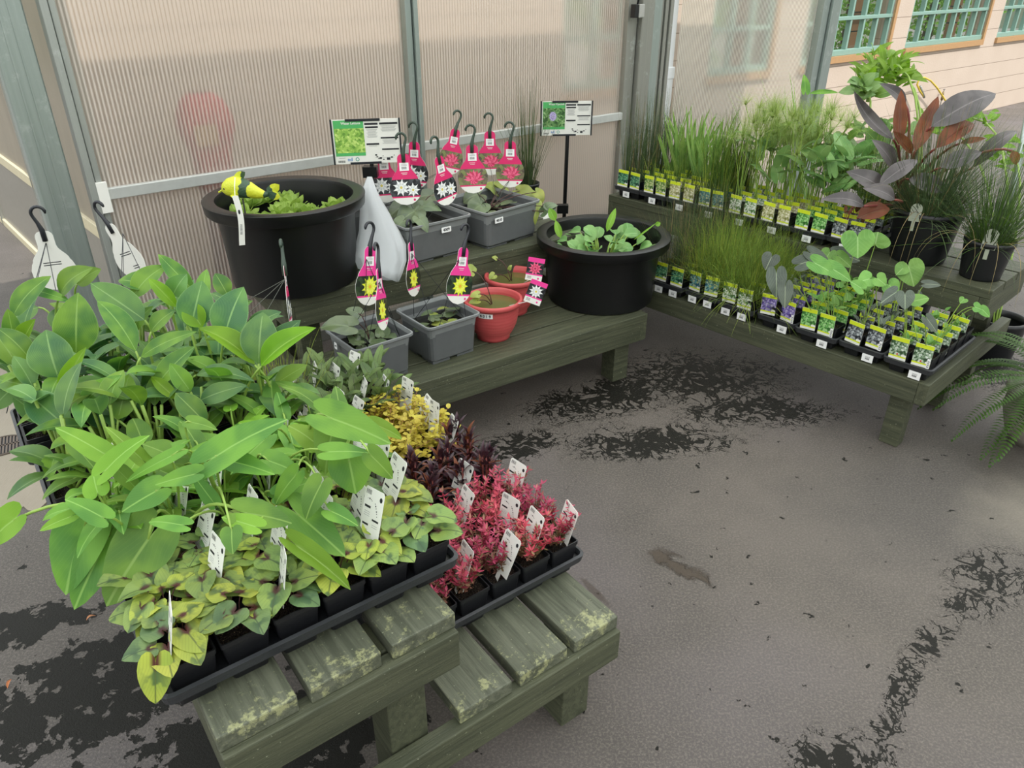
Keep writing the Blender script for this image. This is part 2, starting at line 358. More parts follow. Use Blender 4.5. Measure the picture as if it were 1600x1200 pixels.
# drain cover
dc = pz(6, 697, .004); dr = thing('drain_cover', 'round dark slotted iron drain cover set in the pale concrete', 'drain', dc)
mb = MB(); mb.lathe([(.075, 0), (.075, .006), (.069, .006), (.069, .003)], 40); mb.build('ring', [simple('drain_iron', '5a4f45', .6, .4)], dr, True)
mb = MB(); mb.disc(.069, .0015, 40, 1)
for i in range(-5, 6):
    x = i * .0115; h = math.sqrt(max(0, .066 ** 2 - x * x)); mb.box((x, 0, .004), (.0032, h, .0015), 0)
mb.box((0, 0, .004), (.066, .004, .0015), 0)
mb.build('grate', [simple('drain_bars', '6e6257', .6, .4), INK], dr, rot=(0, 0, .5))

# greenhouse wall frame: k runs along the wall, off towards the building behind
WA = math.radians(38.5); WD = V((math.cos(WA), math.sin(WA), 0)); WN = V((-math.sin(WA), math.cos(WA), 0)); W0 = V((-.135, 4.13, 0))
def wk(u, v, off=0): p = pplane(u, v, W0 + WN * off, WN); return (p - W0).dot(WD), p.z
def wp(k, z, off=0): return W0 + WD * k + WN * off + V((0, 0, z))
def wbox(mb, k0, k1, z0, z1, o0, o1, mat=0):
    ps = [wp(k, z, o) for k in (k0, k1) for o in (o0, o1) for z in (z0, z1)]
    mb.add(ps, [(0, 1, 3, 2), (4, 6, 7, 5), (0, 4, 5, 1), (2, 3, 7, 6), (0, 2, 6, 4), (1, 5, 7, 3)], mat)
def poly(name, tint='f2e8dd', dens=330, fr=.40, sc=(1, 1, 1), rough=.32):
    """multiwall polycarbonate: partly clear, partly milky, fine vertical flutes"""
    t = NT(name); u, v = t.uv(); st = t.math('FRACT', t.math('MULTIPLY', u, dens)); ln = t.step(t.math('ABSOLUTE', t.math('SUBTRACT', st, .5)), .28, .46)
    o = t.obj()
    f = t.math('ADD', t.math('MULTIPLY', ln, .42), fr); f = t.math('ADD', f, t.math('MULTIPLY', t.math('SUBTRACT', t.noise(o, 2.5, 4), .5), .15), None, True)
    b = t.bump(t.math('SINE', t.math('MULTIPLY', u, dens * 2 * PI)), .25, .002)
    see = t.n('BsdfRefraction', {'Color': hx('f1eee6'), 'Roughness': rough, 'IOR': 1.14}, distribution='BECKMANN').outputs[0]
    tc_ = t.mix(t.step(t.math('ABSOLUTE', t.math('SUBTRACT', t.math('FRACT', t.math('ADD', t.math('MULTIPLY', u, dens), .5)), .5)), .30, .44), hx(tint), hx('c6b8aa')); dif = t.mixs(.45, t.n('BsdfDiffuse', {'Color': tc_}).outputs[0], t.n('BsdfTranslucent', {'Color': tc_}).outputs[0])
    a = t.mixs(f, see, dif)
    return t.done(t.mixs(.05, a, t.n('BsdfGlossy', {'Roughness': .3, 'Normal': b}).outputs[0]))
POLY = poly('fluted_polycarbonate')
POLYB = poly('fluted_polycarbonate_clear', 'f0efe6', 330, .36, rough=.22)
def panel(name, k0, k1, z0, z1, off, mat, dens_per_m=64):
    mb = MB(); a, b, c, d = wp(k0, z0, off), wp(k1, z0, off), wp(k1, z1, off), wp(k0, z1, off); s = (k1 - k0) * dens_per_m / 330
    mb.add([a, b, c, d], [(0, 1, 2, 3)], 0, [(0, 0), (s, 0), (s, 1), (0, 1)]); return struct(name, mb, [mat])
ZT = 2.5
kL0, kL1, kL2 = wk(138, 300)[0], wk(150, 300)[0], wk(162, 300)[0]
kM0, kM1 = wk(640, 240)[0], wk(656, 240)[0]
kD0, kD1 = wk(958, 300)[0], wk(971, 300)[0]
kC = [wk(u, 150)[0] for u in (983, 1001, 1016, 1034)]
kW0, kW1 = wk(1030, 200)[0], wk(1051, 200)[0]
kR0, kR1 = wk(1262, 120)[0], wk(1284, 120)[0]
zr = wk(600, 236)[1]
panel('window_1', kL2, kM0, .05, ZT, 0, POLY); panel('window_2', kM1, kD0, .05, ZT, 0, POLY); panel('window_3', kW1, kR0, .05, ZT, .02, POLYB)
mb = MB(); wbox(mb, kL0, kL1, 0, ZT, -.035, .03); struct('trim_1', mb, [ALU], bev=.003)
mb = MB(); wbox(mb, kL1 + .004, kL2, 0, ZT, -.02, .03); struct('trim_2', mb, [ALU], bev=.003)
mb = MB(); wbox(mb, kM0, kM0 + (kM1 - kM0) * .55, 0, ZT, -.04, .03); wbox(mb, kM0 + (kM1 - kM0) * .62, kM1, 0, ZT, -.055, .03); struct('trim_3', mb, [MTL], bev=.003)
mb = MB(); wbox(mb, kL2, kM0, zr - .022, zr + .022, -.03, -.004); struct('trim_4', mb, [STRIP], bev=.003)
mb = MB(); wbox(mb, kM1, kD0 + .01, zr - .022, zr + .022, -.03, -.004); struct('trim_5', mb, [STRIP], bev=.003)
mb = MB(); wbox(mb, kL2 - .03, kL2 + .012, zr - .07, zr + .05, -.034, -.021); struct('trim_6', mb, [WHT], bev=.002)
mb = MB(); wbox(mb, kD0, kD1, 0, ZT, -.03, .03); struct('trim_7', mb, [ALUD], bev=.003)
mb = MB(); wbox(mb, kC[0], kC[1], 0, ZT, -.06, .03); struct('trim_8', mb, [ALUD], bev=.006)
mb = MB(); wbox(mb, kC[1] + .006, kC[2], 0, ZT, -.04, .03); struct('trim_9', mb, [MTL], bev=.006)
mb = MB()
for i in range(3):
    a = kC[2] + .006 + i * (kC[3] - kC[2]) / 3; wbox(mb, a, a + (kC[3] - kC[2]) / 3 - .008, 0, ZT, -.02 - .008 * i, .03)
struct('trim_10', mb, [ALUD], bev=.003)
mb = MB(); wbox(mb, kR0, kR0 + (kR1 - kR0) * .4, 0, ZT, -.03, .04); wbox(mb, kR0 + (kR1 - kR0) * .45, kR1, 0, ZT, -.05, .04); struct('trim_11', mb, [MTL], bev=.003)
mb = MB(); wbox(mb, kL2, kD0, 0, .06, -.03, .03); struct('trim_12', mb, [ALUD], bev=.003)
mb = MB(); wbox(mb, kW1, kR0, 0, .06, -.03, .03); struct('trim_13', mb, [ALUD], bev=.003)
# white downspout
ds = thing('downspout', 'white square downspout running up beside the grey corner posts', 'downspout', wp((kW0 + kW1) / 2, 0, .1), WA)
hw = (kW1 - kW0) / 2 + .02; zj = wk(1045, 122, .06)[1]
mb = MB(); mb.box((0, 0, zj / 2), (hw, .05, zj / 2)); mb.build('lower_pipe', [simple('white_gutter', 'e4e7ea', .4, amt=.04)], ds, bev=.006)
mb = MB(); mb.box((0, 0, (zj + ZT) / 2 + .03), (hw * .93, .045, (ZT - zj) / 2 - .03)); mb.build('upper_pipe', [bpy.data.materials['white_gutter']], ds, bev=.006)
mb = MB(); mb.box((0, 0, zj + .03), (hw * 1.05, .055, .035)); mb.build('joint_collar', [bpy.data.materials['white_gutter']], ds, bev=.004)
# electric box
eb = pplane(995, 17, W0 - WN * .07, WN); e = thing('junction_box', 'small grey and black electrical box screwed to the corner post', 'electrical box', eb, WA)
mb = MB(); mb.box((.014, -.008, 0), (.021, .02, .034)); mb.build('cover', [simple('box_grey', 'a9a9a4', .5)], e, bev=.004)
mb = MB(); mb.box((-.02, -.004, 0), (.016, .018, .034)); mb.build('body', [BLK], e, bev=.003)
mb = MB(); mb.tube([(0, -.004, .03), (.004, -.006, .08), (.0, -.004, .3)], .006, 8); mb.build('conduit', [BLK], e, True)
# wall_left: side wall of the greenhouse running away
LA = V((-1.70, 3.17, 0)); LD = V((-.665, .745, 0)).normalized(); LN = V((LD.y, -LD.x, 0)); LW = math.atan2(LD.y, LD.x)
def lbox(mb, s0, s1, z0, z1, o0, o1):
    ps = [LA + LD * s + LN * o + V((0, 0, z)) for s in (s0, s1) for o in (o0, o1) for z in (z0, z1)]
    mb.add(ps, [(0, 1, 3, 2), (4, 6, 7, 5), (0, 4, 5, 1), (2, 3, 7, 6), (0, 2, 6, 4), (1, 5, 7, 3)], 0)
def mk_tan():
    t = NT('dusty_panel'); o = t.obj(); mp = t.n('Mapping', {'Vector': o, 'Scale': (3, 3, 1)}).outputs[0]
    c = t.mix(t.noise(mp, 4, 5), hx('a89f8e'), hx('bfb5a2')); return t.done(t.mixs(.35, t.bsdf(c, .3, 0, .5), t.n('BsdfTranslucent', {0: c}).outputs[0]))
TAN = mk_tan(); CREAM = simple('cream_rail', 'cfc4a4', .5)
for i, (s0, s1) in enumerate(((0.05, 1.45), (1.5, 3.0), (3.05, 5.5))):
    mb = MB(); lbox(mb, s0, s1, .62, ZT, -.004, .004); struct('window_%d' % (4 + i), mb, [TAN])
    mb = MB(); lbox(mb, s0, s1, .05, .56, -.004, .004); struct('window_%d' % (7 + i), mb, [simple('grey_dusty_panel', '8f8a80', .35) if i == 0 else bpy.data.materials['grey_dusty_panel']])
for i, (s0, s1, z0, z1, m) in enumerate(((0, 5.6, .56, .62, CREAM), (0, 5.6, 0, .05, CREAM), (1.45, 1.5, 0, ZT, ALUD), (3.0, 3.05, 0, ZT, ALUD), (0, .05, 0, ZT, ALUD))):
    mb = MB(); lbox(mb, s0, s1, z0, z1, -.02, .02); struct('trim_%d' % (14 + i), mb, [m], bev=.003)
# big galvanised column near the side wall
cb = pz(85, 300, .9); cpos = V((cb.x - .01, cb.y + .02, 0))
mb = MB(); mb.rings([rr(.061, .061, .010, z, 3) for z in (0, 2.6)], 0, True, True)
for sx in (-.016, .016): mb.box((sx, -.062, 1.3), (.003, .002, 1.3))
o_ = mb.build('trim_19', [MTL], None, False, cpos, (0, 0, math.radians(36))); tag(o_, kind='structure')

# building behind
BO = .98; BP = W0 + WN * BO
def bk(u, v): p = pplane(u, v, BP, WN); return (p - BP).dot(WD), p.z
def mk_cmu():
    t = NT('painted_block_wall'); o = t.obj(); xyz = t.n('SeparateXYZ', {0: o}); X, Z = xyz.outputs[0], xyz.outputs[2]
    c = t.mix(t.noise(o, 3, 5), hx('b5a597'), hx('c4b5a7')); c = t.mix(t.math('MULTIPLY', t.noise(o, 12, 4), .25), c, hx('a8957e'))
    zz = t.math('ABSOLUTE', t.math('SUBTRACT', t.math('FRACT', t.math('DIVIDE', Z, .2)), .5)); j = t.step(zz, .475, .495)
    c = t.mix(t.math('MULTIPLY', j, .7), c, hx('6f6050'))
    return t.done(t.bsdf(c, .8, 0, .3, t.bump(t.math('SUBTRACT', t.noise(o, 60, 4), t.math('MULTIPLY', j, 1.2)), .4, .006)))
CMU = mk_cmu()
wins = []  # (k0,k1) from pixel spans at the sill
for (u0, v0, u1, v1) in ((850, 138, 980, 124), (1067, 118, 1155, 108), (1204, 103, 1383, 81), (1412, 80, 1532, 64), (1556, 60, 1690, 42)):
    wins.append((bk(u0, v0)[0], bk(u1, v1)[0]))
zs = bk(1340, 84)[1]; zt = zs + 1.15; zb = zt + .12
mb = MB(); ks = [-1.76] + [k for w in wins for k in w] + [wins[-1][1] + 5]
def bbox(mb, k0, k1, z0, z1, y0=0, y1=.2, mat=0): mb.box(((k0 + k1) / 2, (y0 + y1) / 2, (z0 + z1) / 2), ((k1 - k0) / 2, (y1 - y0) / 2, (z1 - z0) / 2), mat)
bbox(mb, ks[0], ks[-1], 0, zs); bbox(mb, ks[0], ks[-1], zt, zb)
for i in range(0, len(ks), 2): bbox(mb, ks[i], ks[i + 1], zs, zt)
struct('wall_back', mb, [CMU], loc=BP, rot=(0, 0, WA))
TEALP = simple('green_painted_window', '7c9a8e', .5, amt=.08); BRN = simple('brown_sill', 'a8835a', .6); SID = simple('brown_siding', '8a6248', .7)
def mk_glass():
    t = NT('window_glass'); return t.done(t.mixs(.12, t.n('BsdfTransparent', {0: hx('dfe6df')}).outputs[0], t.n('BsdfGlossy', {'Roughness': .05}).outputs[0]))
GL = mk_glass()
for i, (k0, k1) in enumerate(wins):
    mb = MB(); bbox(mb, k0 - .02, k1 + .03, zs - .06, zs, -.03, .06); bbox(mb, k1, k1 + .05, zs, zt, -.02, .05)
    s_ = struct('window_%d' % (10 + i), mb, [BRN], loc=BP, rot=(0, 0, WA))
    mb = MB(); W = k1 - k0; nv = max(2, round(W / .25))
    bbox(mb, k0, k1, zs, zs + .05, .0, .07); bbox(mb, k0, k1, zt - .05, zt, .0, .07)
    for j in range(nv + 1): x = k0 + .02 + (W - .04) * j / nv; bbox(mb, x - .016, x + .016, zs, zt, .01, .06)
    for z in (zs + .33, zs + .66): bbox(mb, k0, k1, z - .016, z + .016, .005, .06)
    mb.build('sash', [TEALP], s_, bev=.003)
    mb = MB(); mb.quad((k0, .1, zs), (k1, .1, zs), (k1, .1, zt), (k0, .1, zt)); mb.build('pane', [GL], s_)
    mb = MB()
    for q in range(7): bbox(mb, k1 - .22, k1 - .04, zs + q * .18, zs + q * .18 + .165, .3, .36)
    for q in range(7): bbox(mb, k1 - .22, k1 - .04, zs + q * .18 + .165, zs + q * .18 + .18, .31, .36, 1)
    mb.build('siding', [SID, INK], s_)
def mk_fol(name, a, b):
    t = NT(name); o = t.obj(); c = t.mix(t.noise(o, 6, 4), hx(a), hx(b)); return t.done(t.mixs(.35, t.bsdf(c, .5, 0, .4), t.n('BsdfTranslucent', {0: c}).outputs[0]))
FOLT = mk_fol('sunlit_tree_leaves', '3f6a20', '86b43c')
BARK = simple('tree_bark', '4a3c30', .9)
# trees seen through the windows
k_a, k_b = wins[0][0] - .8, wins[-1][1] + 1.5; nt = 5
me_t = None
for i in range(nt):
    kk = k_a + (k_b - k_a) * (i + .5) / nt; base = BP + WD * kk + WN * 2.3
    tr = thing('woodland_tree', ['leafy green tree seen through the building window %s' % w for w in ('behind the far clear panel', 'beside the corner posts', 'just past the steel end post', 'above the yellow hose', 'at the wall end')][i], 'tree', base, i * 1.3, 'trees behind the building windows')
    if me_t is None:
        mb = MB(); rg = random.Random(3)
        for _ in range(2600):
            p = V((rg.gauss(0, .5), rg.gauss(0, .3), rg.uniform(.2, 3.2))); d = V((rg.uniform(-1, 1), rg.uniform(-1, 1), rg.uniform(-.8, .5))).normalized(); leaf(mb, p, p + d * rg.uniform(.07, .12), rg.uniform(.04, .06), V((rg.uniform(-1, 1), -1, rg.uniform(0, 1))), 'canna', .1, .2, seg=3, cols=(-1, 0, 1))
        me_t = mb.mesh('tree_crown', [FOLT]); mb = MB(); mb.tube([(0, 0, 0), (.03, 0, 1.2), (-.02, .03, 2.6)], [.09, .07, .03], 8); me_b = mb.mesh('trunk', [BARK], True)
    inst('tree_crown', me_t, tr)['kind'] = 'stuff'; inst('trunk', me_b, tr)
# red hood object behind the ribbed panel
rp = wp(wk(325, 250, .45)[0], 0, .45); rt = wk(325, 140, .45)[1]
rd = thing('pump_cover', 'blurred red hooded object standing behind the ribbed panel', 'covered equipment', rp, WA)
REDC = simple('red_cloth', 'b3202f', .7, amt=.2, scale=8)
mb = MB(); mb.rings([rr(.10 * a, .09 * a, .05 * a, rt - h, 4) for a, h in ((.45, 0), (.85, .03), (1.12, .09), (1.2, .15), (1.05, .2), (.85, .26), (.8, .42))], 0, False, True); mb.build('hood', [REDC], rd, True)
mb = MB(); mb.rings([rr(.075 * a, .07, .03, z, 3) for a, z in ((1, 0), (.95, rt - .5), (1, rt - .38))], 0, True, True); mb.build('post', [simple('dark_red_post', '5a2a2c', .7)], rd)
mb = MB(); mb.box((-.035, -.115, rt - .17), (.05, .004, .045)); mb.build('pale_patch', [simple('tan_patch', 'b08a60', .7)], rd)
# hose bib and hose on the building wall
hk, hz = bk(1466, 150); hb = thing('hose_bib', 'brass hose tap on a thin pipe against the cream block wall', 'tap', BP + WD * hk - WN * .0, WA)
mb = MB(); mb.tube([(0, -.05, 0), (0, -.05, hz + .05)], .008, 8); mb.build('riser_pipe', [simple('pipe_grey', '7d7a74', .5, .5)], hb, True)
mb = MB(); mb.tube([(0, -.05, hz + .04), (-.03, -.06, hz + .05), (-.05, -.07, hz + .03)], .010, 8); mb.tube([(0, -.05, hz - .04), (0, -.05, hz + .02)], .014, 10); mb.build('valve', [simple('brass', '8a7a55', .4, .8)], hb, True)
mb = MB(); mb.tube([(-.02, -.05, hz + .08), (.02, -.05, hz + .08)], .006, 6); mb.tube([(0, -.05, hz + .04), (0, -.05, hz + .08)], .004, 6); mb.build('tap_handle', [bpy.data.materials['pipe_grey']], hb)
def bpt(u, v, off): return pplane(u, v, BP - WN * off, WN)
mb = MB(); pts = [bpt(u, v, .12) for u, v in ((1444, 152), (1437, 142), (1433, 132), (1436, 124), (1444, 121), (1454, 126), (1464, 137), (1472, 149), (1479, 160), (1486, 178), (1492, 215), (1494, 260))]
mb.tube(pts, .010, 8); ho = thing('garden_hose', 'yellow garden hose looped up against the cream block wall', 'hose', (pts[-1].x, pts[-1].y, 0)); mb.local(ho).build('hose', [simple('yellow_hose', 'c9b038', .4)], ho, True)
mb = MB(); mb.tube([bpt(1438, 135, .12), bpt(1444, 152, .12)], .014, 8); mb.local(ho).build('nozzle', [ALUD], ho, True)
# ---------------------------------------------------------------- benches: local x across the tiers (towards the low tier), local y along the slats
def bench(label, org, rz, length, zu, zl, legs, group=None, over=.0, flush=False):
    t = thing('tiered_bench', label, 'bench', (org[0], org[1], 0), rz, group); W, G = (.133, .0215) if over else (.14, .011); TH_ = .036
    sl = MB(); sl.box((0, length / 2 + .006, 0), (W / 2, length / 2, TH_ / 2)); me = sl.mesh('slat', [WOODW if over else WOOD])
    for x0, z in ((0, zu), (.441, zl)):
        fl_ = flush and z == zl
        for i in range(3): inst('slat', me, t, (x0 + W / 2 + i * (W + G) * (.955 if fl_ else 1) - (.006 if fl_ else 0), .036 if fl_ else (.008 if over else -.006), z - TH_ / 2), (0, 0, 0), .003, (.93, 1 - .085 / length, 1) if fl_ else None)
    def board(x0, x1, y0, y1, z1, h=.089):
        mb = MB(); lx, ly = x1 - x0, y1 - y0
        if lx > ly: mb.box((0, lx / 2, 0), (ly / 2, lx / 2, h / 2)); mb.build('apron', [WOOD], t, False, (x0, (y0 + y1) / 2, z1 - h / 2), (0, 0, -PI / 2), .003)
        else: mb.box((0, ly / 2, 0), (lx / 2, ly / 2, h / 2)); mb.build('apron', [WOOD], t, False, ((x0 + x1) / 2, y0, z1 - h / 2), (0, 0, 0), .003)
    ZL_ = zl + .002 if flush else zl - TH_
    for y0 in (0, length - .038): board(0.0, .440, y0, y0 + .038, zu - TH_); board(0.0, .882, y0, y0 + .038, ZL_)
    board(.402, .440, .038, length - .038, zu - TH_); board(.0, .036, .038, length - .038, zu - TH_); board(.844, .882, .038, length - .038, ZL_)
    lg = {}
    for x, y, z in legs:
        if z not in lg: m_ = MB(); m_.box((0, 0, (z - TH_) / 2), (.030 if flush else .042, .036 if flush else .042, (z - TH_) / 2)); lg[z] = m_.mesh('leg', [WOOD])
        inst('leg', lg[z], t, (x, y, 0), None, .003)
    return t
A1 = math.radians(36.6)
FO = V((-.452 - .0, .75, 0)); ZU, ZL = .60, .32; FLen = 1.24
bf = bench('olive painted two-tier bench with worn slat ends holding the white-tagged plants', FO, A1, FLen, ZU, ZL,
           [(.05, .085, ZU), (.34, .085, ZU), (.79, .085, ZL), (.05, FLen - .09, ZU), (.34, FLen - .09, ZU), (.80, FLen - .09, ZL)], 'tiered olive benches', .01)
A2 = math.radians(34.4 - 90); MO = V((-1.099, 2.966, 0)); MZU = .57; MLen = 1.452
bm = bench('olive two-tier bench along the ribbed wall holding tubs and planters', MO, A2, MLen, MZU, ZL,
           [(.06, .1, MZU), (.36, .1, MZU), (.80, .1, ZL), (.06, MLen - .1, MZU), (.36, MLen - .1, MZU), (.80, MLen - .1, ZL)], 'tiered olive benches')
ar = V((math.cos(math.radians(43)), math.sin(math.radians(43)), 0)); Lr = V((-ar.y, ar.x, 0)); CR = V((1.514, 2.395, 0))
RLen = 1.92; RO = CR + ar * .882 + Lr * RLen; A3 = math.radians(43 + 180)
br = bench('olive two-tier bench crowded with lime-carded pond plants', RO, A3, RLen, MZU, ZL,
           [(.06, .1, MZU), (.06, RLen - .1, MZU), (.80, RLen - .1, ZL), (.36, RLen - .1, MZU), (.80, .1, ZL), (.36, .1, MZU)], 'tiered olive benches', 0, True)
def loc_in(root, x, y, z=0): c, s = math.cos(root.rotation_euler.z), math.sin(root.rotation_euler.z); return V((root.location.x + x * c - y * s, root.location.y + x * s + y * c, z))
def fr(a, b, z=0): return loc_in(bf, a, b, z)
def md(a, b, z=0): return loc_in(bm, a, b, z)
def rt_(a, s, z=0): return CR + ar * a + Lr * s + V((0, 0, z))      # a: depth from the front edge, s: from the front corner

# ---------------------------------------------------------------- trays and little square pots
def tray_mesh(nx, ny, px, py, top, cup=.034, zr_=.056, z0=.002):
    """carry tray: rounded rim, deck and one tapered cup per pot"""
    mb = MB(); hx_, hy_ = nx * px / 2 + .008, ny * py / 2 + .008
    mb.rings([rr(hx_ - .008, hy_ - .008, .012, zr_ - .022), rr(hx_, hy_, .016, zr_ - .020), rr(hx_ + .002, hy_ + .002, .016, zr_ - .008), rr(hx_ + .004, hy_ + .004, .018, zr_), rr(hx_ - .003, hy_ - .003, .014, zr_ + .002), rr(hx_ - .006, hy_ - .006, .012, zr_ - .012)], 1)
    mb.quad((-hx_ + .006, -hy_ + .006, zr_ - .014), (hx_ - .006, -hy_ + .006, zr_ - .014), (hx_ - .006, hy_ - .006, zr_ - .014), (-hx_ + .006, hy_ - .006, zr_ - .014), 0)
    for i in range(nx):
        for j in range(ny):
            cx, cy = (i - (nx - 1) / 2) * px, (j - (ny - 1) / 2) * py
            mb.rings([rr(cup - .004, cup - .004, .006, z0, 2, cx, cy), rr(cup, cup, .008, zr_ - .013, 2, cx, cy)], 0, True, False)
    return mb.mesh('plant_tray', [BLK, RIMB], False)
def sqpot_mesh(top, bot, h, shield=False):
    mb = MB(); r = top * .12
    mb.rings([rr(bot, bot, r * .8, 0), rr(top * .955, top * .955, r, h * .86), rr(top * .965, top * .965, r, h * .88), rr(top, top, r, h * .885), rr(top, top, r, h), rr(top * .94, top * .94, r, h), rr(top * .9, top * .9, r, h * .82)], 0, True, False)
    if shield:  # raised leaf-shaped outline on the front (local -x)
        for a, b in (((-.012, .030), (.012, .030)), ((.012, .030), (.009, .012)), ((.009, .012), (0, .002)), ((0, .002), (-.009, .012)), ((-.009, .012), (-.012, .030)), ((0, .03), (0, .006))):
            k = lambda q: V((-(bot + (top * .96 - bot) * (q[1] + .03) / (h * .88)) - .0006, q[0], q[1] + .03)); mb.tube([k(a), k(b)], .0006, 4, 1)
    return mb.mesh('pot', [BLK, SHIELD])
def soil_mesh(r, z, n=6, amp=.004):
    mb = MB(); vs = [(-r + 2 * r * i / n, -r + 2 * r * j / n, z + R.uniform(-amp, amp)) for i in range(n + 1) for j in range(n + 1)]
    mb.add(vs, [(i * (n + 1) + j, (i + 1) * (n + 1) + j, (i + 1) * (n + 1) + j + 1, i * (n + 1) + j + 1) for i in range(n) for j in range(n)]); return mb.mesh('soil', [SOIL])
PF = .0885                                        # pitch of the 18-pot trays
POT_F = sqpot_mesh(.041, .031, .084); SOIL_F = soil_mesh(.0375, .070)
TRAY_F = tray_mesh(6, 3, PF, PF, .041)
PRX, PRY = .084, .079                             # the lime-carded trays: depth pitch, width pitch
POT_R = sqpot_mesh(.037, .028, .078, True); SOIL_R = soil_mesh(.034, .066)
TRAY_R = tray_mesh(5, 2, PRX, PRY, .037, .031)
# white stake tag: local y across, z up, printed side towards -x
def stake_tag_mesh():
    mb = MB(); w, h = .029, .105; o = [(-w, 0), (w, 0), (w, h - .005), (w - .004, h), (-w + .004, h), (-w, h - .005)]
    for x, rev in ((-.0004, False), (.0004, True)):
        f = tuple(range(6)); mb.add([(x, y, z) for y, z in o], [f if not rev else f[::-1]], 0)
    mb.add([(x, y, z) for x in (-.0004, .0004) for y, z in o], [(i, (i + 1) % 6, 6 + (i + 1) % 6, 6 + i) for i in range(6)], 0)
    mb.box((0, 0, -.022), (.0004, .006, .022), 0)
    for sx in (-1, 1):
        x = sx * .0006
        def q(y0, y1, z0, z1, m=1): y0, y1, z0, z1 = y0 * 1.5, y1 * 1.5, z0 * 1.27, z1 * 1.27; mb.add([(x, y0, z0), (x, y1, z0), (x, y1, z1), (x, y0, z1)], [(0, 1, 2, 3)], m)
        for i in range(9): q(.016 - i * .0012, .016 - i * .0012 - (.0004 if i % 3 else .0008), .072, .079)
        q(.004, .016, .052, .0555); q(.004, .016, .026, .029); q(-.015, -.002, .036, .039)
        for yy, zz, s in ((.008, .066, .0011), (.005, .0655, .0007), (.003, .064, .0006), (-.004, .062, .0007), (-.0055, .059, .0010), (-.007, .056, .0007), (-.0085, .052, .0009), (-.0095, .049, .0007), (-.0105, .045, .0006), (.0115, .0655, .0005)): q(yy - s, yy + s, zz - s, zz + s)
        mb.add([(x, -.021 + .0042 * math.cos(a * PI / 5), .090 + .0050 * math.sin(a * PI / 5)) for a in range(10)], [tuple(range(10))], 1)
        for z in (.046, .043, .040, .020, .017, .014, .030, .027): q(.004 if z > .035 or z < .025 else -.014, .015 if z > .035 or z < .025 else -.003, z, z + .0006, 2)
    return mb.mesh('plant_tag', [WHT, INK, GREYINK])
TAGM = stake_tag_mesh()
# lime picture card, printed side towards -x, bottom at z=0
def card_mesh(pic, strip=False):
    mb = MB(); w, h = .031, .088
    mb.box((0, 0, h / 2), (.0006, w, h / 2), 0)
    def q(y0, y1, z0, z1, m, x=-.0009): mb.add([(x, y0, z0), (x, y1, z0), (x, y1, z1), (x, y0, z1)], [(0, 1, 2, 3)], m)
    q(-w, w, h - .016, h, 1); q(-w, w, .016, h - .016, 2); q(-w, w, .010, .016, 1); q(-w, w, .0, .010, 0)
    for s in (-1, 1): pass
    q(-.020, .020, h - .009, h - .0075, 1, -.001); q(-w, -w + .018, .016, .024, 0, -.001)
    q(-.001, .004, .018, .025, 5, -.001) if pic == 'red' else None
    if strip: q(-w + .001, -w + .012, -.001, .038, 3, -.0014); [q(-w + .003, -w + .010, .004 + i * .0035, .004 + i * .0035 + (.001 if i % 2 else .002), 4, -.0016) for i in range(8)]
    x = .0009
    mb.add([(x, -w, 0), (x, w, 0), (x, w, h), (x, -w, h)], [(3, 2, 1, 0)], 0)
    return mb
PICS = {'rush': ['0c1d16', '1f4a3c', '4f8f6a', '8cb890'], 'teal': ['12303c', '2b5d6d', '5d9aa0', 'c9c08a'], 'grass': ['2c5230', '5f8a4c', 'd8e0d0', 'f4f4ee'], 'purple': ['2b2148', '54438a', '8375b8', 'c9c0dc'],
        'hearts': ['1f3d1c', '3f7a35', '7fc06a', 'b9dca0'], 'dark': ['15171a', '34383c', '7d8488', 'c9d0d2'], 'red': ['1d2a1c', '3d5c3a', '8fa88a', 'dfe6dd'], 'iris': ['1d3a20', '4c7a3c', '9fb86a', 'd8d2b0'], 'wheat': ['5a5a30', '9a9a60', 'c9c79a', 'eeeada']}
PICM = {k: picmat('card_picture_' + k, v) for k, v in PICS.items()}
REDI = simple('red_ink', 'c23a28', .5)
CARD = {}
for k in PICS:
    for st in (False, True): CARD[k, st] = card_mesh(k, st).mesh('picture_card', [WHT, LIME, PICM[k], WHT2, INK, REDI])
def rtag_mesh():
    mb = MB(); mb.box((0, 0, 0), (.0008, .021, .015), 0)
    for i in range(8): mb.add([(-.0012, -.008 + i * .0021, -.006), (-.0012, -.008 + i * .0021 + (.001 if i % 3 else .0015), -.006), (-.0012, -.008 + i * .0021 + (.001 if i % 3 else .0015), .001), (-.0012, -.008 + i * .0021, .001)], [(0, 1, 2, 3)], 1)
    for z in (.003, .006): mb.add([(-.0012, -.010, z), (-.0012, .009, z), (-.0012, .009, z + .0008), (-.0012, -.010, z + .0008)], [(0, 1, 2, 3)], 1)
    return mb.mesh('barcode_sticker', [WHT2, INK])
STK = rtag_mesh()

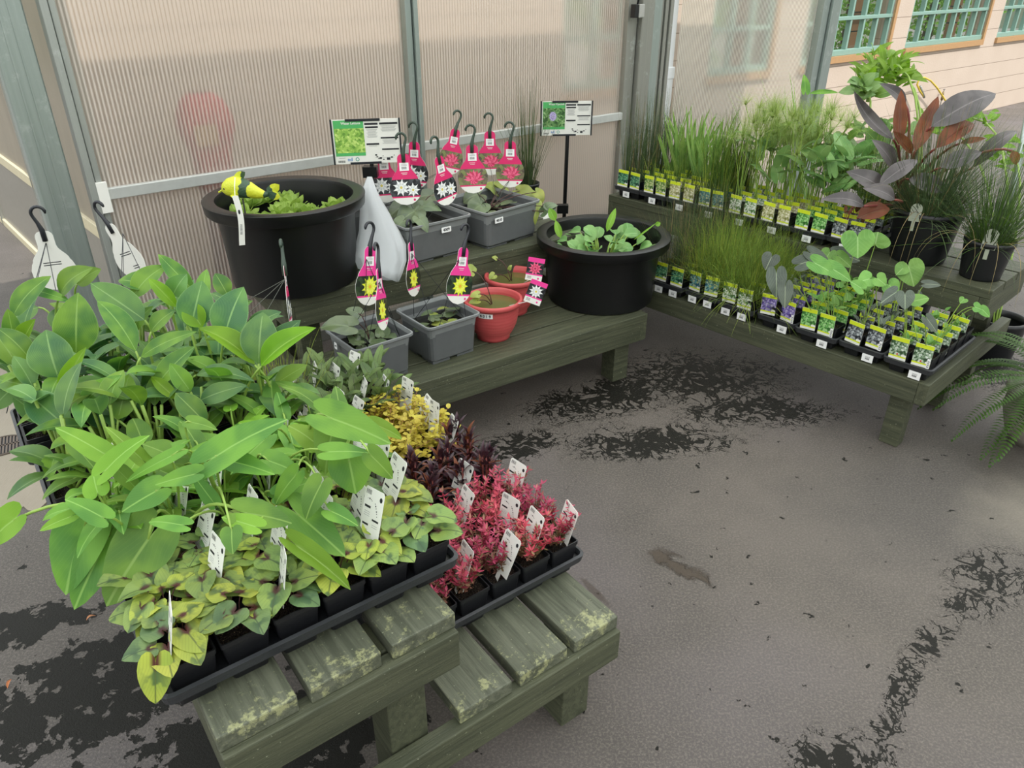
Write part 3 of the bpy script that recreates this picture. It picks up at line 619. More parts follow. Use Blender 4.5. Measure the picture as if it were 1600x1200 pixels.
# ---------------------------------------------------------------- tubs, planters, round pots
def tub(label, loc, R_, h, zbase=0):
    t = thing('round_tub', label, 'tub', loc, 0, 'black round tubs')
    k = R_ / .31; w = [(.0, .004), (.235 * k, .0), (.245 * k, .006), (.262 * k, h * .82), (.266 * k, h - .045), (.296 * k, h - .048), (.304 * k, h - .040), (.308 * k, h - .004), (.300 * k, h), (.262 * k, h - .004), (.258 * k, h - .014), (.248 * k, h * .3), (.0, h * .28)]
    mb = MB(); mb.lathe(w, 72); mb.build('shell', [BLK2], t, True).modifiers.new('edge', 'EDGE_SPLIT').split_angle = math.radians(50)
    return t
def water_mat(name, c):
    t = NT(name); o = t.obj(); cc = t.mix(t.noise(o, 14, 4), hx(c), tuple(x * .6 for x in hx(c)[:3]) + (1,)); return t.done(t.bsdf(cc, .08, 0, .5, t.bump(t.noise(o, 12, 2), .1, .004)))
WGRN = water_mat('murky_green_water', '6b6a3a'); WBLK = water_mat('dark_pond_water', '17160f')
def planter(label, corner, ang, top, bot, h, group='grey square planters', sticker=None):
    """square grey planter; corner = its near top-left corner, sides along ang"""
    c = V((math.cos(ang), math.sin(ang), 0)); n = V((-c.y, c.x, 0)); ctr = V(corner) + (c + n) * top / 2
    t = thing('square_planter', label, 'planter', (ctr.x, ctr.y, corner[2]), ang, group); a, b = top / 2, bot / 2
    mb = MB(); mb.rings([rr(b - .01, b - .01, .02, .006), rr(b, b, .022, .016), rr(a - .012, a - .012, .024, h - .012), rr(a - .006, a - .006, .024, h - .010)], 0, True)
    mb.rings([rr(a - .004, a - .004, .02, h - .012), rr(a, a, .022, h - .008), rr(a, a, .022, h), rr(a - .006, a - .006, .02, h + .001), rr(a - .010, a - .010, .02, h - .010), rr(b - .006, b - .006, .02, .03)], 1)
    for sx in (-1, 1):
        for sy in (-1, 1): mb.box((sx * b * .55, sy * b * .55, .006), (b * .38, b * .38, .007), 0)
    mb.build('shell', [GRY, GRYI], t)
    w = MB(); w.add(rr(a - .018, a - .018, .02, h * .68), [tuple(range(16))]); w.build('water', [WBLK], t)
    if sticker:
        s = MB(); s.add(rr(.024, .0115, .003, 0), [tuple(range(16))]); s.add(rr(.024, .0115, .003, -.0008), [tuple(range(15, -1, -1))])
        tx, ty, tz, s_txt = sticker; st = s.build('number_sticker', [WHT2], t, False, (tx, ty, tz), (PI / 2 - .03, 0, 0)); text(s_txt, .0165, INK, parent=st, loc=(0, 0, .0006), bold=.0004)
    return t
PH = .165
# depth/px placement of the planters
q0 = pz(643, 415, MZU + .01); q1 = pz(735, 391, MZU + .01); an9 = math.atan2(q1.y - q0.y, q1.x - q0.x)
def edge_corner(px, z, ang, top, bot): p = pz(*px, z); c = V((math.cos(ang), math.sin(ang), 0)); n = V((-c.y, c.x, 0)); g = (top - bot) / 2; return p - (c + n) * g
p9 = planter('grey square planter with sticker 4009 on the upper bench tier', edge_corner((640, 417), MZU, an9, .335, .305), an9, .335, .305, PH, sticker=(.03, -.166, .125, '4009'))
an10 = math.radians(44)
p10 = planter('grey square planter with sticker 4010 on the upper bench tier', edge_corner((762, 391), MZU, an10, .335, .305), an10, .335, .305, PH, sticker=(-.095, -.166, .125, '4010'))
pb_ = planter('grey square planter mostly hidden behind the plastic bag', md(.03, .40, MZU), an9, .28, .25, PH)
pc_ = planter('grey square planter behind the one with sticker 4009', p9.location + V((-.10, .30, 0)) - V((.14, .14, 0)) * 0 + V((-.12, -.02, 0)), an9, .25, .22, PH)
an2 = math.radians(39)
P2 = planter('grey square planter with floating pads beside the red bowl numbered 4019', edge_corner((676, 572), ZL, an2, .245, .205), an2, .245, .205, .165)
c2 = V((math.cos(an2), math.sin(an2), 0)); n2 = V((-c2.y, c2.x, 0))
r1 = pz(649, 520, ZL + .165) - c2 * .245
P1 = planter('grey square planter behind the tall red-veined leaves', V((r1.x, r1.y, ZL)), an2, .245, .205, .165)
s = MB(); s.add(rr(.010, .013, .002, 0), [tuple(range(16))]); s_ = s.build('number_sticker', [WHT2], P1, False, (-.1235, .03, .13), (PI / 2 - .03, 0, -PI / 2)); text('40', .012, INK, parent=s_, loc=(0, 0, .0006))

def bowl(label, loc, sticker=None):
    t = thing('red_bowl_pot', label, 'plant pot', loc, 0, 'red round bowl pots')
    mb = MB(); mb.lathe([(0, .004), (.060, 0), (.068, .002), (.066, .012), (.082, .035), (.095, .065), (.102, .10), (.104, .135), (.106, .146), (.116, .150), (.121, .158), (.119, .168), (.113, .171), (.107, .168), (.103, .150), (.098, .12)], 56); mb.build('shell', [REDP], t, True)
    w = MB(); w.disc(.101, .143, 40); w.build('water', [WGRN], t)
    if sticker:
        s = MB(); a0 = -PI / 2 - .27; vs = []; n = 6
        for i in range(n + 1):
            a = a0 + (i / n - .5) * .56
            for z in (.122, .142): r = .1045 + (z - .122) * .05 + .0010; vs.append((r * math.cos(a), r * math.sin(a), z))
        s.add(vs, [(i * 2, i * 2 + 2, i * 2 + 3, i * 2 + 1) for i in range(n)]); k = s.build('number_sticker', [WHT2], t)
        for i, chh in enumerate('4019'):
            a = a0 + (i - 1.5) * .115; r = .1078; text(chh, .0165, INK, parent=k, loc=(r * math.cos(a), r * math.sin(a), .132), rot=(PI / 2, 0, a + PI / 2), bold=.0004)
    return t
b1p = pz(771, 525, ZL); b1 = bowl('red round pot numbered 4019 filled with murky water', (b1p.x, b1p.y, ZL), True)
b2p = pz(800, 432, ZL + .165); b2 = bowl('red round pot of murky water behind the one numbered 4019', (b2p.x, b2p.y + .01, ZL))
t1p = pz(462, 437, MZU); T1 = tub('large black round tub with floating lettuce plants and a yellow fish ornament', (t1p.x, t1p.y + .02, MZU), .300, .335)
t2p = pz(937, 462, ZL); T2 = tub('large black round tub of water hyacinth on the low bench tier', (t2p.x, t2p.y, ZL), .300, .30)
for T_, R_, h in ((T1, .300, .335), (T2, .300, .30)): w = MB(); w.disc(.256 * R_ / .31, h * .62, 48); w.build('water', [WBLK], T_)
def npot(label, loc, r, h, group='black round nursery pots', name='nursery_pot'):
    t = thing(name, label, 'potted plant', loc, R.uniform(0, 6), group); mb = MB()
    mb.lathe([(0, .004), (r * .78, 0), (r * .80, .008), (r * .96, h * .86), (r * .965, h * .88), (r, h * .885), (r * 1.01, h), (r * .96, h), (r * .93, h * .8)], 40); mb.build('pot', [BLK], t, True)
    s = MB(); s.disc(r * .94, h * .86, 32); s.build('soil', [SOIL], t); return t
# ---------------------------------------------------------------- leaf materials
CANNA = leafmat('canna_leaf', '4a7a36', '7ea63a', '98bc64', .38, .42, 16, .8, svs=.22)
CANNAB = leafmat('canna_leaf_blue_green', '3f6c40', '648e44', '8cb06c', .25, .42, 16, .8, svs=.22)
CANNAY = leafmat('young_canna_leaf', '76a428', '8cbc30', 'a8d058', .5, .42, 16, .8, svs=.2)
ARROW = leafmat('arrowhead_leaf', '588636', '78a43c', '96bc60', .35, .5, 6, 1.1, svs=.06)
ARROWY = leafmat('pale_arrowhead_leaf', '7aa634', '8ab43c', 'a6cc68', .42, .5, 6, 1.1, svs=.06)
HEART = leafmat('variegated_heart_leaf', '7d9650', '9db054', '4c5c38', .25, .5, 5, 1.1, blotch='425e3e', hub='4a2c26', svs=.16, edgew=False)
HEARTY = leafmat('yellow_heart_leaf', 'a6b84e', 'c4cc56', '66743c', .32, .5, 5, 1.1, blotch='547044', hub='5c322a', svs=.2, edgew=False)
HEARTG = leafmat('green_heart_leaf', '617e50', '7a9658', '42563a', .22, .5, 5, 1.1, blotch='3e5a3e', hub='4a2c26', svs=.14, edgew=False)
REDL = leafmat('crimson_leaf', 'b03450', 'd05c74', 'e89098', .3, .5, 3, .5, svs=.0, edgew=False)
REDG = leafmat('olive_pink_leaf', '7a6a48', 'c88a7c', 'd8a88a', .25, .5, 3, .5, svs=.0, edgew=False)
PURL = leafmat('dark_purple_leaf', '33202a', '4c3038', '7a3438', .15, .35, 10, .6, svs=.1, spec=.6, edgew=False)
YELL = leafmat('golden_leaf', 'c8b444', 'd8cc58', 'b8a048', .35, .5, 4, .5, svs=.1, edgew=False)
SORR = leafmat('sorrel_leaf', '56703f', '7a9454', '3a2426', .25, .45, 8, .8, svs=.85, edgew=False)
GRASSY = leafmat('yellow_green_blade', '93a83e', 'b5c452', 'c8d070', .3, .5, 1, 0, svs=0, edgew=False)
GRASSG = leafmat('green_blade', '4f6f2e', '6f9038', '8aa850', .3, .5, 1, 0, svs=0, edgew=False)
GRASSL = leafmat('fine_green_blade', '7a9a40', '9cbb52', 'a8c464', .35, .5, 1, 0, svs=0, edgew=False)
RUSHM = leafmat('dark_rush_stem', '46593a', '5f7648', '708850', .1, .5, 1, 0, svs=0, edgew=False)
RUSHB = leafmat('dry_rush_stem', '8a7b54', 'a8986a', 'b0a070', .15, .6, 1, 0, svs=0, edgew=False)
IRISM = leafmat('striped_iris_blade', '6f9448', '8fb058', 'dfe6a8', .35, .45, 1, 0, svs=0)
PAPY = leafmat('papyrus_thread', '98b458', 'b8cc70', 'c8d888', .35, .5, 1, 0, svs=0, edgew=False)
BRZ = leafmat('bronze_canna_leaf', '3f3a3a', '5a5454', '767070', .12, .38, 18, .8, svs=.3, spec=.6, edgew=False)
BRZR = leafmat('red_brown_canna_leaf', '7c4a36', '95583c', '6a3026', .4, .42, 18, .8, svs=.3, edgew=False)
COLO = leafmat('taro_leaf', '6c9c4a', '82b056', 'a6cc80', .35, .5, 5, .8, svs=.15)
COLD = leafmat('dark_taro_leaf', '4c554c', '5c665a', '98a488', .2, .5, 5, .8, svs=.12)
PADM = leafmat('lily_pad', '4e5f42', '62724c', '6f8258', .1, .3, 5, .8, svs=.1, spec=.7, edgew=False)
PADY = leafmat('yellowing_lily_pad', '8a9a48', 'a0a850', '98a060', .2, .35, 5, .8, svs=.1, edgew=False)
LETT = leafmat('water_lettuce_leaf', '8fb050', 'a6c45c', 'b8d078', .35, .6, 9, .2, svs=.35, edgew=False)
HYAC = leafmat('hyacinth_leaf', '6f9a56', '8ab068', '9cc080', .3, .35, 9, .3, svs=.12)
STEMG = simple('green_stem', '8aa84a', .5, amt=.2); STEMD = simple('dark_stem', '4a2c28', .5); STEMP = simple('red_stem', '7c3a34', .5)
CLIP = []
def dirv(a, el): return V((math.cos(a) * math.cos(el), math.sin(a) * math.cos(el), math.sin(el)))
# ---- small plant meshes (local origin at the pot base; soil at z=.07)
def heart_plant(seed, y=.5, n=13, big=1.0):
    n -= 3
    rg = random.Random(seed); lv = MB(); st = MB()
    for i in range(n):
        a = i * 2.4 + rg.uniform(-.3, .3); r = .008 + .042 * math.sqrt((i + .5) / n) * rg.uniform(.85, 1.1); z = .070 + rg.uniform(.036, .070) * (1.15 - r * 9)+.006
        b = V((r * math.cos(a), r * math.sin(a), z)); L = rg.uniform(.043, .060) * big; o = dirv(a + rg.uniform(-.8, .8), rg.uniform(-.45, .12))
        m = 1 if rg.random() < y else (2 if rg.random() < .35 else 0)
        leaf(lv, b, b + o * L * .78, L * 1.0, V((0, 0, 1)) + dirv(a, 0) * .35, 'heart', rg.uniform(.0, .12), rg.uniform(.0, .28), .32, .03, 8, m, seed=i)
        st.tube(curve_pts((r * .2 * math.cos(a), r * .2 * math.sin(a), .066), b, .0, 4), .0011, 4)
    return [('foliage', lv.mesh('foliage', [HEART, HEARTY, HEARTG], True)), ('stems', st.mesh('stems', [STEMD], True))]
def red_plant(seed):
    rg = random.Random(seed); lv = MB(); st = MB()
    for s in range(20):
        a = rg.uniform(0, 2 * PI); r0 = rg.uniform(0, .018); r1 = r0 + rg.uniform(.012, .046); h = rg.uniform(.05, .115)
        p0 = V((r0 * math.cos(a), r0 * math.sin(a), .066)); p1 = V((r1 * math.cos(a), r1 * math.sin(a), .066 + h)); st.tube([p0, p0.lerp(p1, .5) + V((0, 0, .008)), p1], .0009, 4)
        for k in range(8):
            t = .25 + .75 * k / 7; p = p0.lerp(p1, t)
            for q in range(4 if k < 7 else 7):
                b = rg.uniform(0, 2 * PI); d = dirv(b, rg.uniform(.0, 1.1)); L = rg.uniform(.011, .020)
                leaf(lv, p, p + d * L, L * .30, V((0, 0, 1)), 'oblong', -.1, .3, seg=3, mat=0 if (k > 3 and rg.random() < .85) else 1, cols=(-1, 0, 1))
    return [('foliage', lv.mesh('foliage', [REDL, REDG], True)), ('stems', st.mesh('stems', [STEMP], True))]
def purple_plant(seed):
    rg = random.Random(seed); lv = MB(); st = MB()
    for s in range(4):
        a = rg.uniform(0, 6.28); r = rg.uniform(0, .022); h = rg.uniform(.07, .15); c = V((r * math.cos(a), r * math.sin(a), .066)); st.tube([c, c + V((0, 0, h))], .003, 6)
        for k in range(15):
            t = k / 14; p = c + V((0, 0, h * t)); b = k * 2.4; d = dirv(b, .15 + 1.0 * t); L = rg.uniform(.05, .085) * (1.1 - .4 * t)
            leaf(lv, p, p + d * L, .013, V((0, 0, 1)), 'canna', .12, .35, seg=5, mat=0 if rg.random() < .8 else 1, cols=(-1, 0, 1), wave=.05)
    return [('foliage', lv.mesh('foliage', [PURL, BRZR], True)), ('stems', st.mesh('stems', [STEMP], True))]
def yellow_plant(seed):
    rg = random.Random(seed); lv = MB(); st = MB()
    for s in range(22):
        a = rg.uniform(0, 6.28); p = V((0, 0, .066)) + dirv(a, 0) * rg.uniform(0, .02); d = dirv(a, rg.uniform(.5, 1.4)); pts = [p]
        for k in range(6):
            p = p + d * rg.uniform(.014, .021); d = (d + V((rg.uniform(-.25, .25), rg.uniform(-.25, .25), -.12))).normalized(); pts.append(p)
            for q in (0, PI): e = dirv(a + PI / 2 + q + rg.uniform(-.5, .5), rg.uniform(-.2, .6)); L = rg.uniform(.014, .022); leaf(lv, p, p + e * L, L * .75, V((0, 0, 1)), 'round', .05, .25, seg=4, cols=(-1, 0, 1), mat=0)
        st.tube(pts, .0009, 4)
    return [('foliage', lv.mesh('foliage', [YELL], True)), ('stems', st.mesh('stems', [simple('pink_stem', 'b0765a', .5)] if 'pink_stem' not in bpy.data.materials else [bpy.data.materials['pink_stem']], True))]
def sorrel_plant(seed):
    rg = random.Random(seed); lv = MB(); st = MB()
    for s in range(13):
        a = s * 2.4 + rg.uniform(-.3, .3); e0 = rg.uniform(.6, 1.4); p0 = V((0, 0, .066)) + dirv(a, 0) * .008; b = p0 + dirv(a, e0) * rg.uniform(.05, .09); L = rg.uniform(.07, .11)
        st.tube([p0, b], .0013, 4); leaf(lv, b, b + dirv(a, e0 - .3) * L, rg.uniform(.026, .038), V((0, 0, 1)) - dirv(a, 0) * .5, 'oblong', .06, .3, seg=8, mat=0, wave=.05, seed=s)
    return [('foliage', lv.mesh('foliage', [SORR], True)), ('stems', st.mesh('stems', [STEMD], True))]
def grass_plant(seed, n=40, h=.2, w=.004, spread=.5, droop=.5, mats=None, r=.02, z=.066, name='blades', dry=.0):
    rg = random.Random(seed); lv = MB()
    for s in range(n):
        a = rg.uniform(0, 6.28); rr_ = r * math.sqrt(rg.random()); d = dirv(a, PI / 2 - abs(rg.gauss(0, spread))); blade(lv, (rr_ * math.cos(a), rr_ * math.sin(a), z), d, h * rg.uniform(.5, 1.1), w * rg.uniform(.7, 1.2), droop * rg.uniform(.3, 1.3), 6, 1 if rg.random() < dry else 0)
    return [(name, lv.mesh(name, mats or [GRASSG, GRASSY], True))]
def papyrus_plant(seed, h=.40):
    rg = random.Random(seed); lv = MB(); st = MB()
    for s in range(7):
        a = rg.uniform(0, 6.28); top = V((rg.gauss(0, .05), rg.gauss(0, .05), .066 + h * rg.uniform(.6, 1.1))); st.tube(curve_pts((rg.gauss(0, .008), rg.gauss(0, .008), .066), top, -.1, 6), .0018, 5)
        for k in range(70):
            d = dirv(rg.uniform(0, 6.28), rg.uniform(-.1, 1.4)); blade(lv, top, d, rg.uniform(.06, .12), .0012, rg.uniform(.3, 1.2), 4)
    return [('thread_heads', lv.mesh('thread_heads', [PAPY])), ('stalks', st.mesh('stalks', [STEMG], True))]
def iris_plant(seed, h=.38):
    rg = random.Random(seed); lv = MB()
    for f in range(2):
        a0 = rg.uniform(0, PI); c = V((rg.gauss(0, .012), rg.gauss(0, .012), .066))
        for k in range(6):
            s = (k - 2.5) / 2.5; d = V((math.cos(a0) * s * .45, math.sin(a0) * s * .45, 1)).normalized(); L = h * rg.uniform(.6, 1.1)
            leaf(lv, c + dirv(a0, 0) * s * .008, c + d * L, rg.uniform(.017, .026), dirv(a0 + PI / 2, 0), 'strap', rg.uniform(-.08, .08), .15, seg=8, cols=(-1, 0, 1), twist=rg.uniform(-.6, .6))
    return [('blades', lv.mesh('blades', [IRISM], True))]
def leafy_plant(seed, h=.25, n=9, lf=.06, wd=.035, mat=None, kind='heart', stem=None, el=(.2, 1.0)):
    rg = random.Random(seed); lv = MB(); st = MB()
    for s in range(n):
        a = s * 2.4 + rg.uniform(-.4, .4); r = rg.uniform(.01, .07) * h / .25; b = V((r * math.cos(a), r * math.sin(a), .066 + h * rg.uniform(.45, 1.0))); L = lf * rg.uniform(.7, 1.2)
        st.tube(curve_pts((0.004 * math.cos(a), .004 * math.sin(a), .066), b, -.04, 6), .0014, 5); leaf(lv, b, b + dirv(a + rg.uniform(-.5, .5), rg.uniform(*el)) * L, wd * L / lf, V((0, 0, 1)) - dirv(a, 0) * .3, kind, .08, .25, .3, seg=7)
    return [('leaves', lv.mesh('leaves', [mat or HYAC], True)), ('stalks', st.mesh('stalks', [stem or STEMG], True))]
def potted(name, label, cat, loc, rz, pot, soil, parts, group, tagm=None, tagp=None, extra=None, rot=0):
    t = thing(name, label, cat, loc, rz, group); inst('pot', pot, t); inst('soil', soil, t)
    for n, me in parts: inst(n, me, t, None, (0, 0, rot))
    if tagm: inst('plant_tag' if tagm is TAGM else 'picture_card', tagm, t, tagp[0], tagp[1])
    return t
def tray(label, loc, rz, me, group, stickers=()):
    t = tag(inst('plant_tray', me, None, loc, (0, 0, rz)), label, 'tray', group)
    for (x, y) in stickers: inst('barcode_sticker', STK, t, (x, y, .022), (0, 0, 0))
    return t
# ================================================================ front bench
def tray_pots(c, ang, nx, ny, px, py):   # world centres, i along local x, j along local y
    co, si = math.cos(ang), math.sin(ang)
    return {(i, j): V((c.x + ((i - (nx - 1) / 2) * px) * co - ((j - (ny - 1) / 2) * py) * si, c.y + ((i - (nx - 1) / 2) * px) * si + ((j - (ny - 1) / 2) * py) * co, c.z)) for i in range(nx) for j in range(ny)}
POTZ = .012
def ftray(ctr_a, ctr_b, z, label): c = fr(ctr_a, ctr_b, z); tray(label, c, A1, TRAY_F, 'black trays on the worn two-tier bench'); return tray_pots(V((c.x, c.y, z + POTZ)), A1, 6, 3, PF, PF)
rows = ('front row', 'middle row', 'back row')
def tagpos(i, j, seed): rg = random.Random(seed * 31 + i * 7 + j); return ((rg.uniform(-.022, .016), rg.uniform(-.02, .02), .088 + rg.uniform(0, .02)), (rg.uniform(-.15, .15), rg.uniform(.18, .42), rg.uniform(-.25, .25)))
# upper tier, tray of variegated hearts
hv = [heart_plant(s, y, n) for s, y, n in ((1, .7, 15), (2, .5, 14), (3, .35, 15), (4, .15, 13))]
pp = ftray(.225, .225, ZU, 'black six-by-three tray of yellow-green heart leaves on the tall tier end')
notag = {(0, 1), (5, 0), (1, 0), (3, 0), (4, 2), (0, 2)}
ext0 = (random.Random(5).sample([(i, j) for i in range(6) for j in range(3)], 0))
for (i, j), p in pp.items():
    k = 0 if i < 2 and j == 0 else (1 if i < 3 else (2 if i < 5 else 3)); k = (k + (j == 1)) % 4
    tp = None if (i, j) in notag else (TAGM, tagpos(i, j, 1))
    lb = '%s heart-leaved plant, %s, %s from the low-tier side%s' % ('yellow-blotched' if k < 2 else 'green-blotched', rows[j], ORD[5 - i], ', white tag' if tp else '')
    t = potted('potted_heartleaf', lb, 'potted plant', p, A1, POT_F, SOIL_F, hv[k], 'heart-leaved plants in the front tray', *(tp or (None, None)), rot=R.uniform(0, 6.28) if not (i == 0 and j == 0) else .6)
    if (i, j) == (0, 0):   # the big yellow leaf hanging over the corner
        mb = MB(); B = pz(243, 1040, .72); T = pz(243, 1100, .66); leaf(mb, B, T, .052, (CAM - B).normalized() + V((0, 0, .2)), 'heart', .05, .12, .35, 0, 9); mb.local(t).build('drooping_leaf', [HEARTY], t, True)
# lower tier trays
def fill(pp, make, name, cat, lbl, grp, skip=(), seed=0, tags=.6, tagset=None):
    ms = [make(seed + s) for s in range(3)]
    for (i, j), p in pp.items():
        if (i, j) in skip: continue
        rg = random.Random(seed * 97 + i * 13 + j); tp = tagpos(i, j, seed) if (rg.random() < tags if tagset is None else (i, j) in tagset) else None
        potted(name, '%s, %s, %s from the aisle side%s' % (lbl, rows[j], ORD[5 - i], ', white tag' if tp else ''), cat, p, A1, POT_F, SOIL_F, ms[rg.randrange(3)], grp, TAGM if tp else None, tp, rot=rg.uniform(0, 6.28))
XL = .645
pr = ftray(XL, .318, ZL, 'black tray of crimson bushy plants on the low tier end'); fill(pr, red_plant, 'potted_crimson_plant', 'potted plant', 'crimson narrow-leaved bushy plant', 'crimson plants on the low tier', seed=20, tagset={(3, 0), (5, 0), (4, 1), (5, 2), (2, 0), (3, 2), (4, 0)}, skip={(0, 1), (0, 2)})
pu = ftray(XL - .01, .60, ZL, 'black tray of dark purple strap-leaved plants behind the crimson ones'); fill(pu, purple_plant, 'potted_purple_plant', 'potted plant', 'dark purple long-leaved plant', 'dark purple plants on the low tier', seed=40, skip={(0, j) for j in range(3)} | {(i, 2) for i in range(5)}, tags=.5)
py = ftray(XL - .02, .88, ZL, 'black tray of golden small-leaved plants on the low tier'); fill(py, yellow_plant, 'potted_golden_plant', 'potted plant', 'golden small-leaved creeping plant', 'golden plants on the low tier', seed=60, skip={(0, j) for j in range(3)}, tags=.55)
ps = ftray(XL - .03, 1.155, ZL, 'black tray of red-veined and grassy plants at the far low tier end')
ms = [sorrel_plant(80 + s) for s in range(3)]; mg = grass_plant(90, 44, .29, .004, .35, .5, [GRASSY, GRASSY])
for (i, j), p in ps.items():
    if i == 0: continue
    gr = (i < 3 and j > 0); tp = tagpos(i, j, 9) if (i * 3 + j) % 3 != 1 else None
    potted('grassy_pot_plant' if gr else 'potted_sorrel', '%s, %s, %s from the aisle side%s' % ('yellow-green grassy plant' if gr else 'green plant with dark red leaf veins', rows[j], ORD[5 - i], ', white tag' if tp else ''), 'potted plant', p, A1, POT_F, SOIL_F, mg if gr else ms[(i + j) % 3], 'grassy plants at the low tier end' if gr else 'red-veined plants on the low tier', TAGM if tp else None, tp, rot=i + j * 2.1)

# ---- hero foliage: arrowhead tray and two canna trays on the tall tier
pa = ftray(.215, .515, ZU, 'black tray of broad arrowhead-leaved plants behind the heart leaves')
pc = {}
for n, (a_, b_) in enumerate(((.165, .81), (.15, 1.095))): pc.update({(i, j + 3 * n): p for (i, j), p in ftray(a_, b_, ZU, 'black tray of tall canna plants %s' % ('at the far tall tier end' if n else 'behind the arrowhead leaves')).items()})
def mkhero(name, cat, pots, grp, lab):
    out = {}
    for (i, j), p in pots.items():
        t = thing(name, lab(i, j), cat, p, A1, grp); inst('pot', POT_F, t); inst('soil', SOIL_F, t); out[i, j] = dict(t=t, p=p, lv=MB(), st=MB())
    return out
ca = mkhero('potted_canna', 'potted plant', {k: p for k, p in pc.items()}, 'broad green cannas on the tall tier', lambda i, j: 'broad-leaved green canna, %s row past the arrowheads, %s from the drain side' % (ORD[j], ORD[i]))
aw = mkhero('potted_arrowhead', 'potted plant', pa, 'arrowhead plants on the tall tier', lambda i, j: 'arrowhead plant with arching stalks, %s, %s from the drain side' % (rows[j], ORD[i]))
def assign(S, P): return min(S.values(), key=lambda s: (s['p'] - V((P.x, P.y, s['p'].z))).length + .03 * s.get('n', 0))
def hero(S, bu, bv, tu, tv, wpx, kind, mat, d, dd=0., arch=.1, fold=.2, lobe=.35, wave=.012, twist=0, stem=.0032, pot=None, via=None, nb=.6):
    B = pd(bu, bv, d); T = pd(tu, tv, d + dd); s = S[pot] if pot else assign(S, B); s['n'] = s.get('n', 0) + 1
    vis = (CAM - B).normalized(); nrm = vis * nb + V((0, 0, .5))
    leaf(s['lv'], B, T, wpx * d / FP, nrm, kind, arch, fold, lobe, wave, 10, mat, seed=bu, twist=twist)
    p0 = s['p'] + V((R.uniform(-.01, .01), R.uniform(-.01, .01), .066)); ax = (T - B).normalized()
    m = V(via) if via else B - ax * .06 + V((0, 0, -.02)); pts = curve_pts(p0, B - nrm.normalized() * .0015, 0, 9, (m * .75 + V((p0.x, p0.y, m.z)) * .25))
    s['st'].tube(pts, [stem * (1.2 - .5 * q / len(pts)) for q in range(len(pts))], 7)
# depth along the bench for a canna leaf seen at (u,v)
def dz(u, v, z): return dep(pz(u, v, z))
def zc(v): return .98 - (v - 430) * .0008
CL = [(20,495,80,431,38,0),(94,462,146,418,42,0),(112,472,32,453,17,0),(119,552,122,457,64,0),(226,500,141,442,50,1),(212,548,152,470,40,0),(208,464,260,415,40,0),(302,454,247,397,28,0),(276,480,232,435,22,2),
(298,512,316,438,56,1),(350,530,381,448,62,1),(356,462,336,427,28,0),(92,592,72,515,66,1),(98,618,135,542,26,2),(50,566,-6,512,38,0),(64,608,-8,592,40,0),(220,558,308,518,28,0),(398,570,310,513,38,2),(408,572,494,512,40,2),
(404,568,411,487,58,1),(184,656,202,584,42,0),(124,642,192,586,32,0),(178,650,110,592,44,1),(112,674,43,615,52,1),(312,626,386,602,32,1),(306,586,398,596,28,1),(276,624,236,588,20,2),(322,662,274,614,38,0),(298,612,265,567,30,0),
(245,602,305,541,36,0),(316,512,292,472,36,2),(22,532,12,482,26,0),(34,540,56,498,28,2),(236,518,275,484,30,0),(240,452,185,438,40,0),(120,444,158,420,30,0),(270,462,292,428,34,1),(418,545,470,500,30,1),(385,520,440,487,34,1),
(72,660,20,620,34,1),(30,600,-10,640,36,1),(20,560,-20,555,40,0),(170,535,120,560,30,1),(250,560,190,610,34,1),(330,570,270,560,34,1),(140,505,100,520,28,1),(395,610,450,640,34,1),(350,640,300,690,30,0),(190,500,170,470,30,2),
(60,480,10,505,36,1),(345,500,395,470,26,0),(260,530,215,560,26,1),(430,600,480,570,30,0),(150,620,210,650,30,1),(230,660,180,690,34,0),(84,562,30,560,30,1),(288,560,345,548,24,0),(205,520,240,478,24,0),(370,480,330,458,30,1)]
for k, (bu, bv, tu, tv, wp_, m) in enumerate(CL):
    lo_ = 50 < k or wp_ < 24; d = dz(bu, bv, zc(bv) - (.05 if k > 38 else 0)); rg = random.Random(k)
    hero(ca, bu, bv, tu, tv, wp_ * 1.04, 'canna', m, d, rg.uniform(-.03, .03), rg.uniform(.02, .16), rg.uniform(.08, .38) if m != 2 else .6, twist=rg.uniform(-.25, .25))
for s in ca.values():   # lower leaves inside each pot
    rg = random.Random(int(s['p'].x * 1000))
    for k in range(6):
        a = rg.uniform(0, 6.28); B = s['p'] + V((0, 0, rg.uniform(.11, .24))) + dirv(a, 0) * .03; T = B + dirv(a, rg.uniform(-.1, .9)) * rg.uniform(.08, .13)
        leaf(s['lv'], B, T, rg.uniform(.04, .06), V((0, 0, 1)), 'canna', .1, .3, seg=8, mat=rg.choice((0, 1, 1))); s['st'].tube([s['p'] + V((0, 0, .066)), B], .0035, 6)
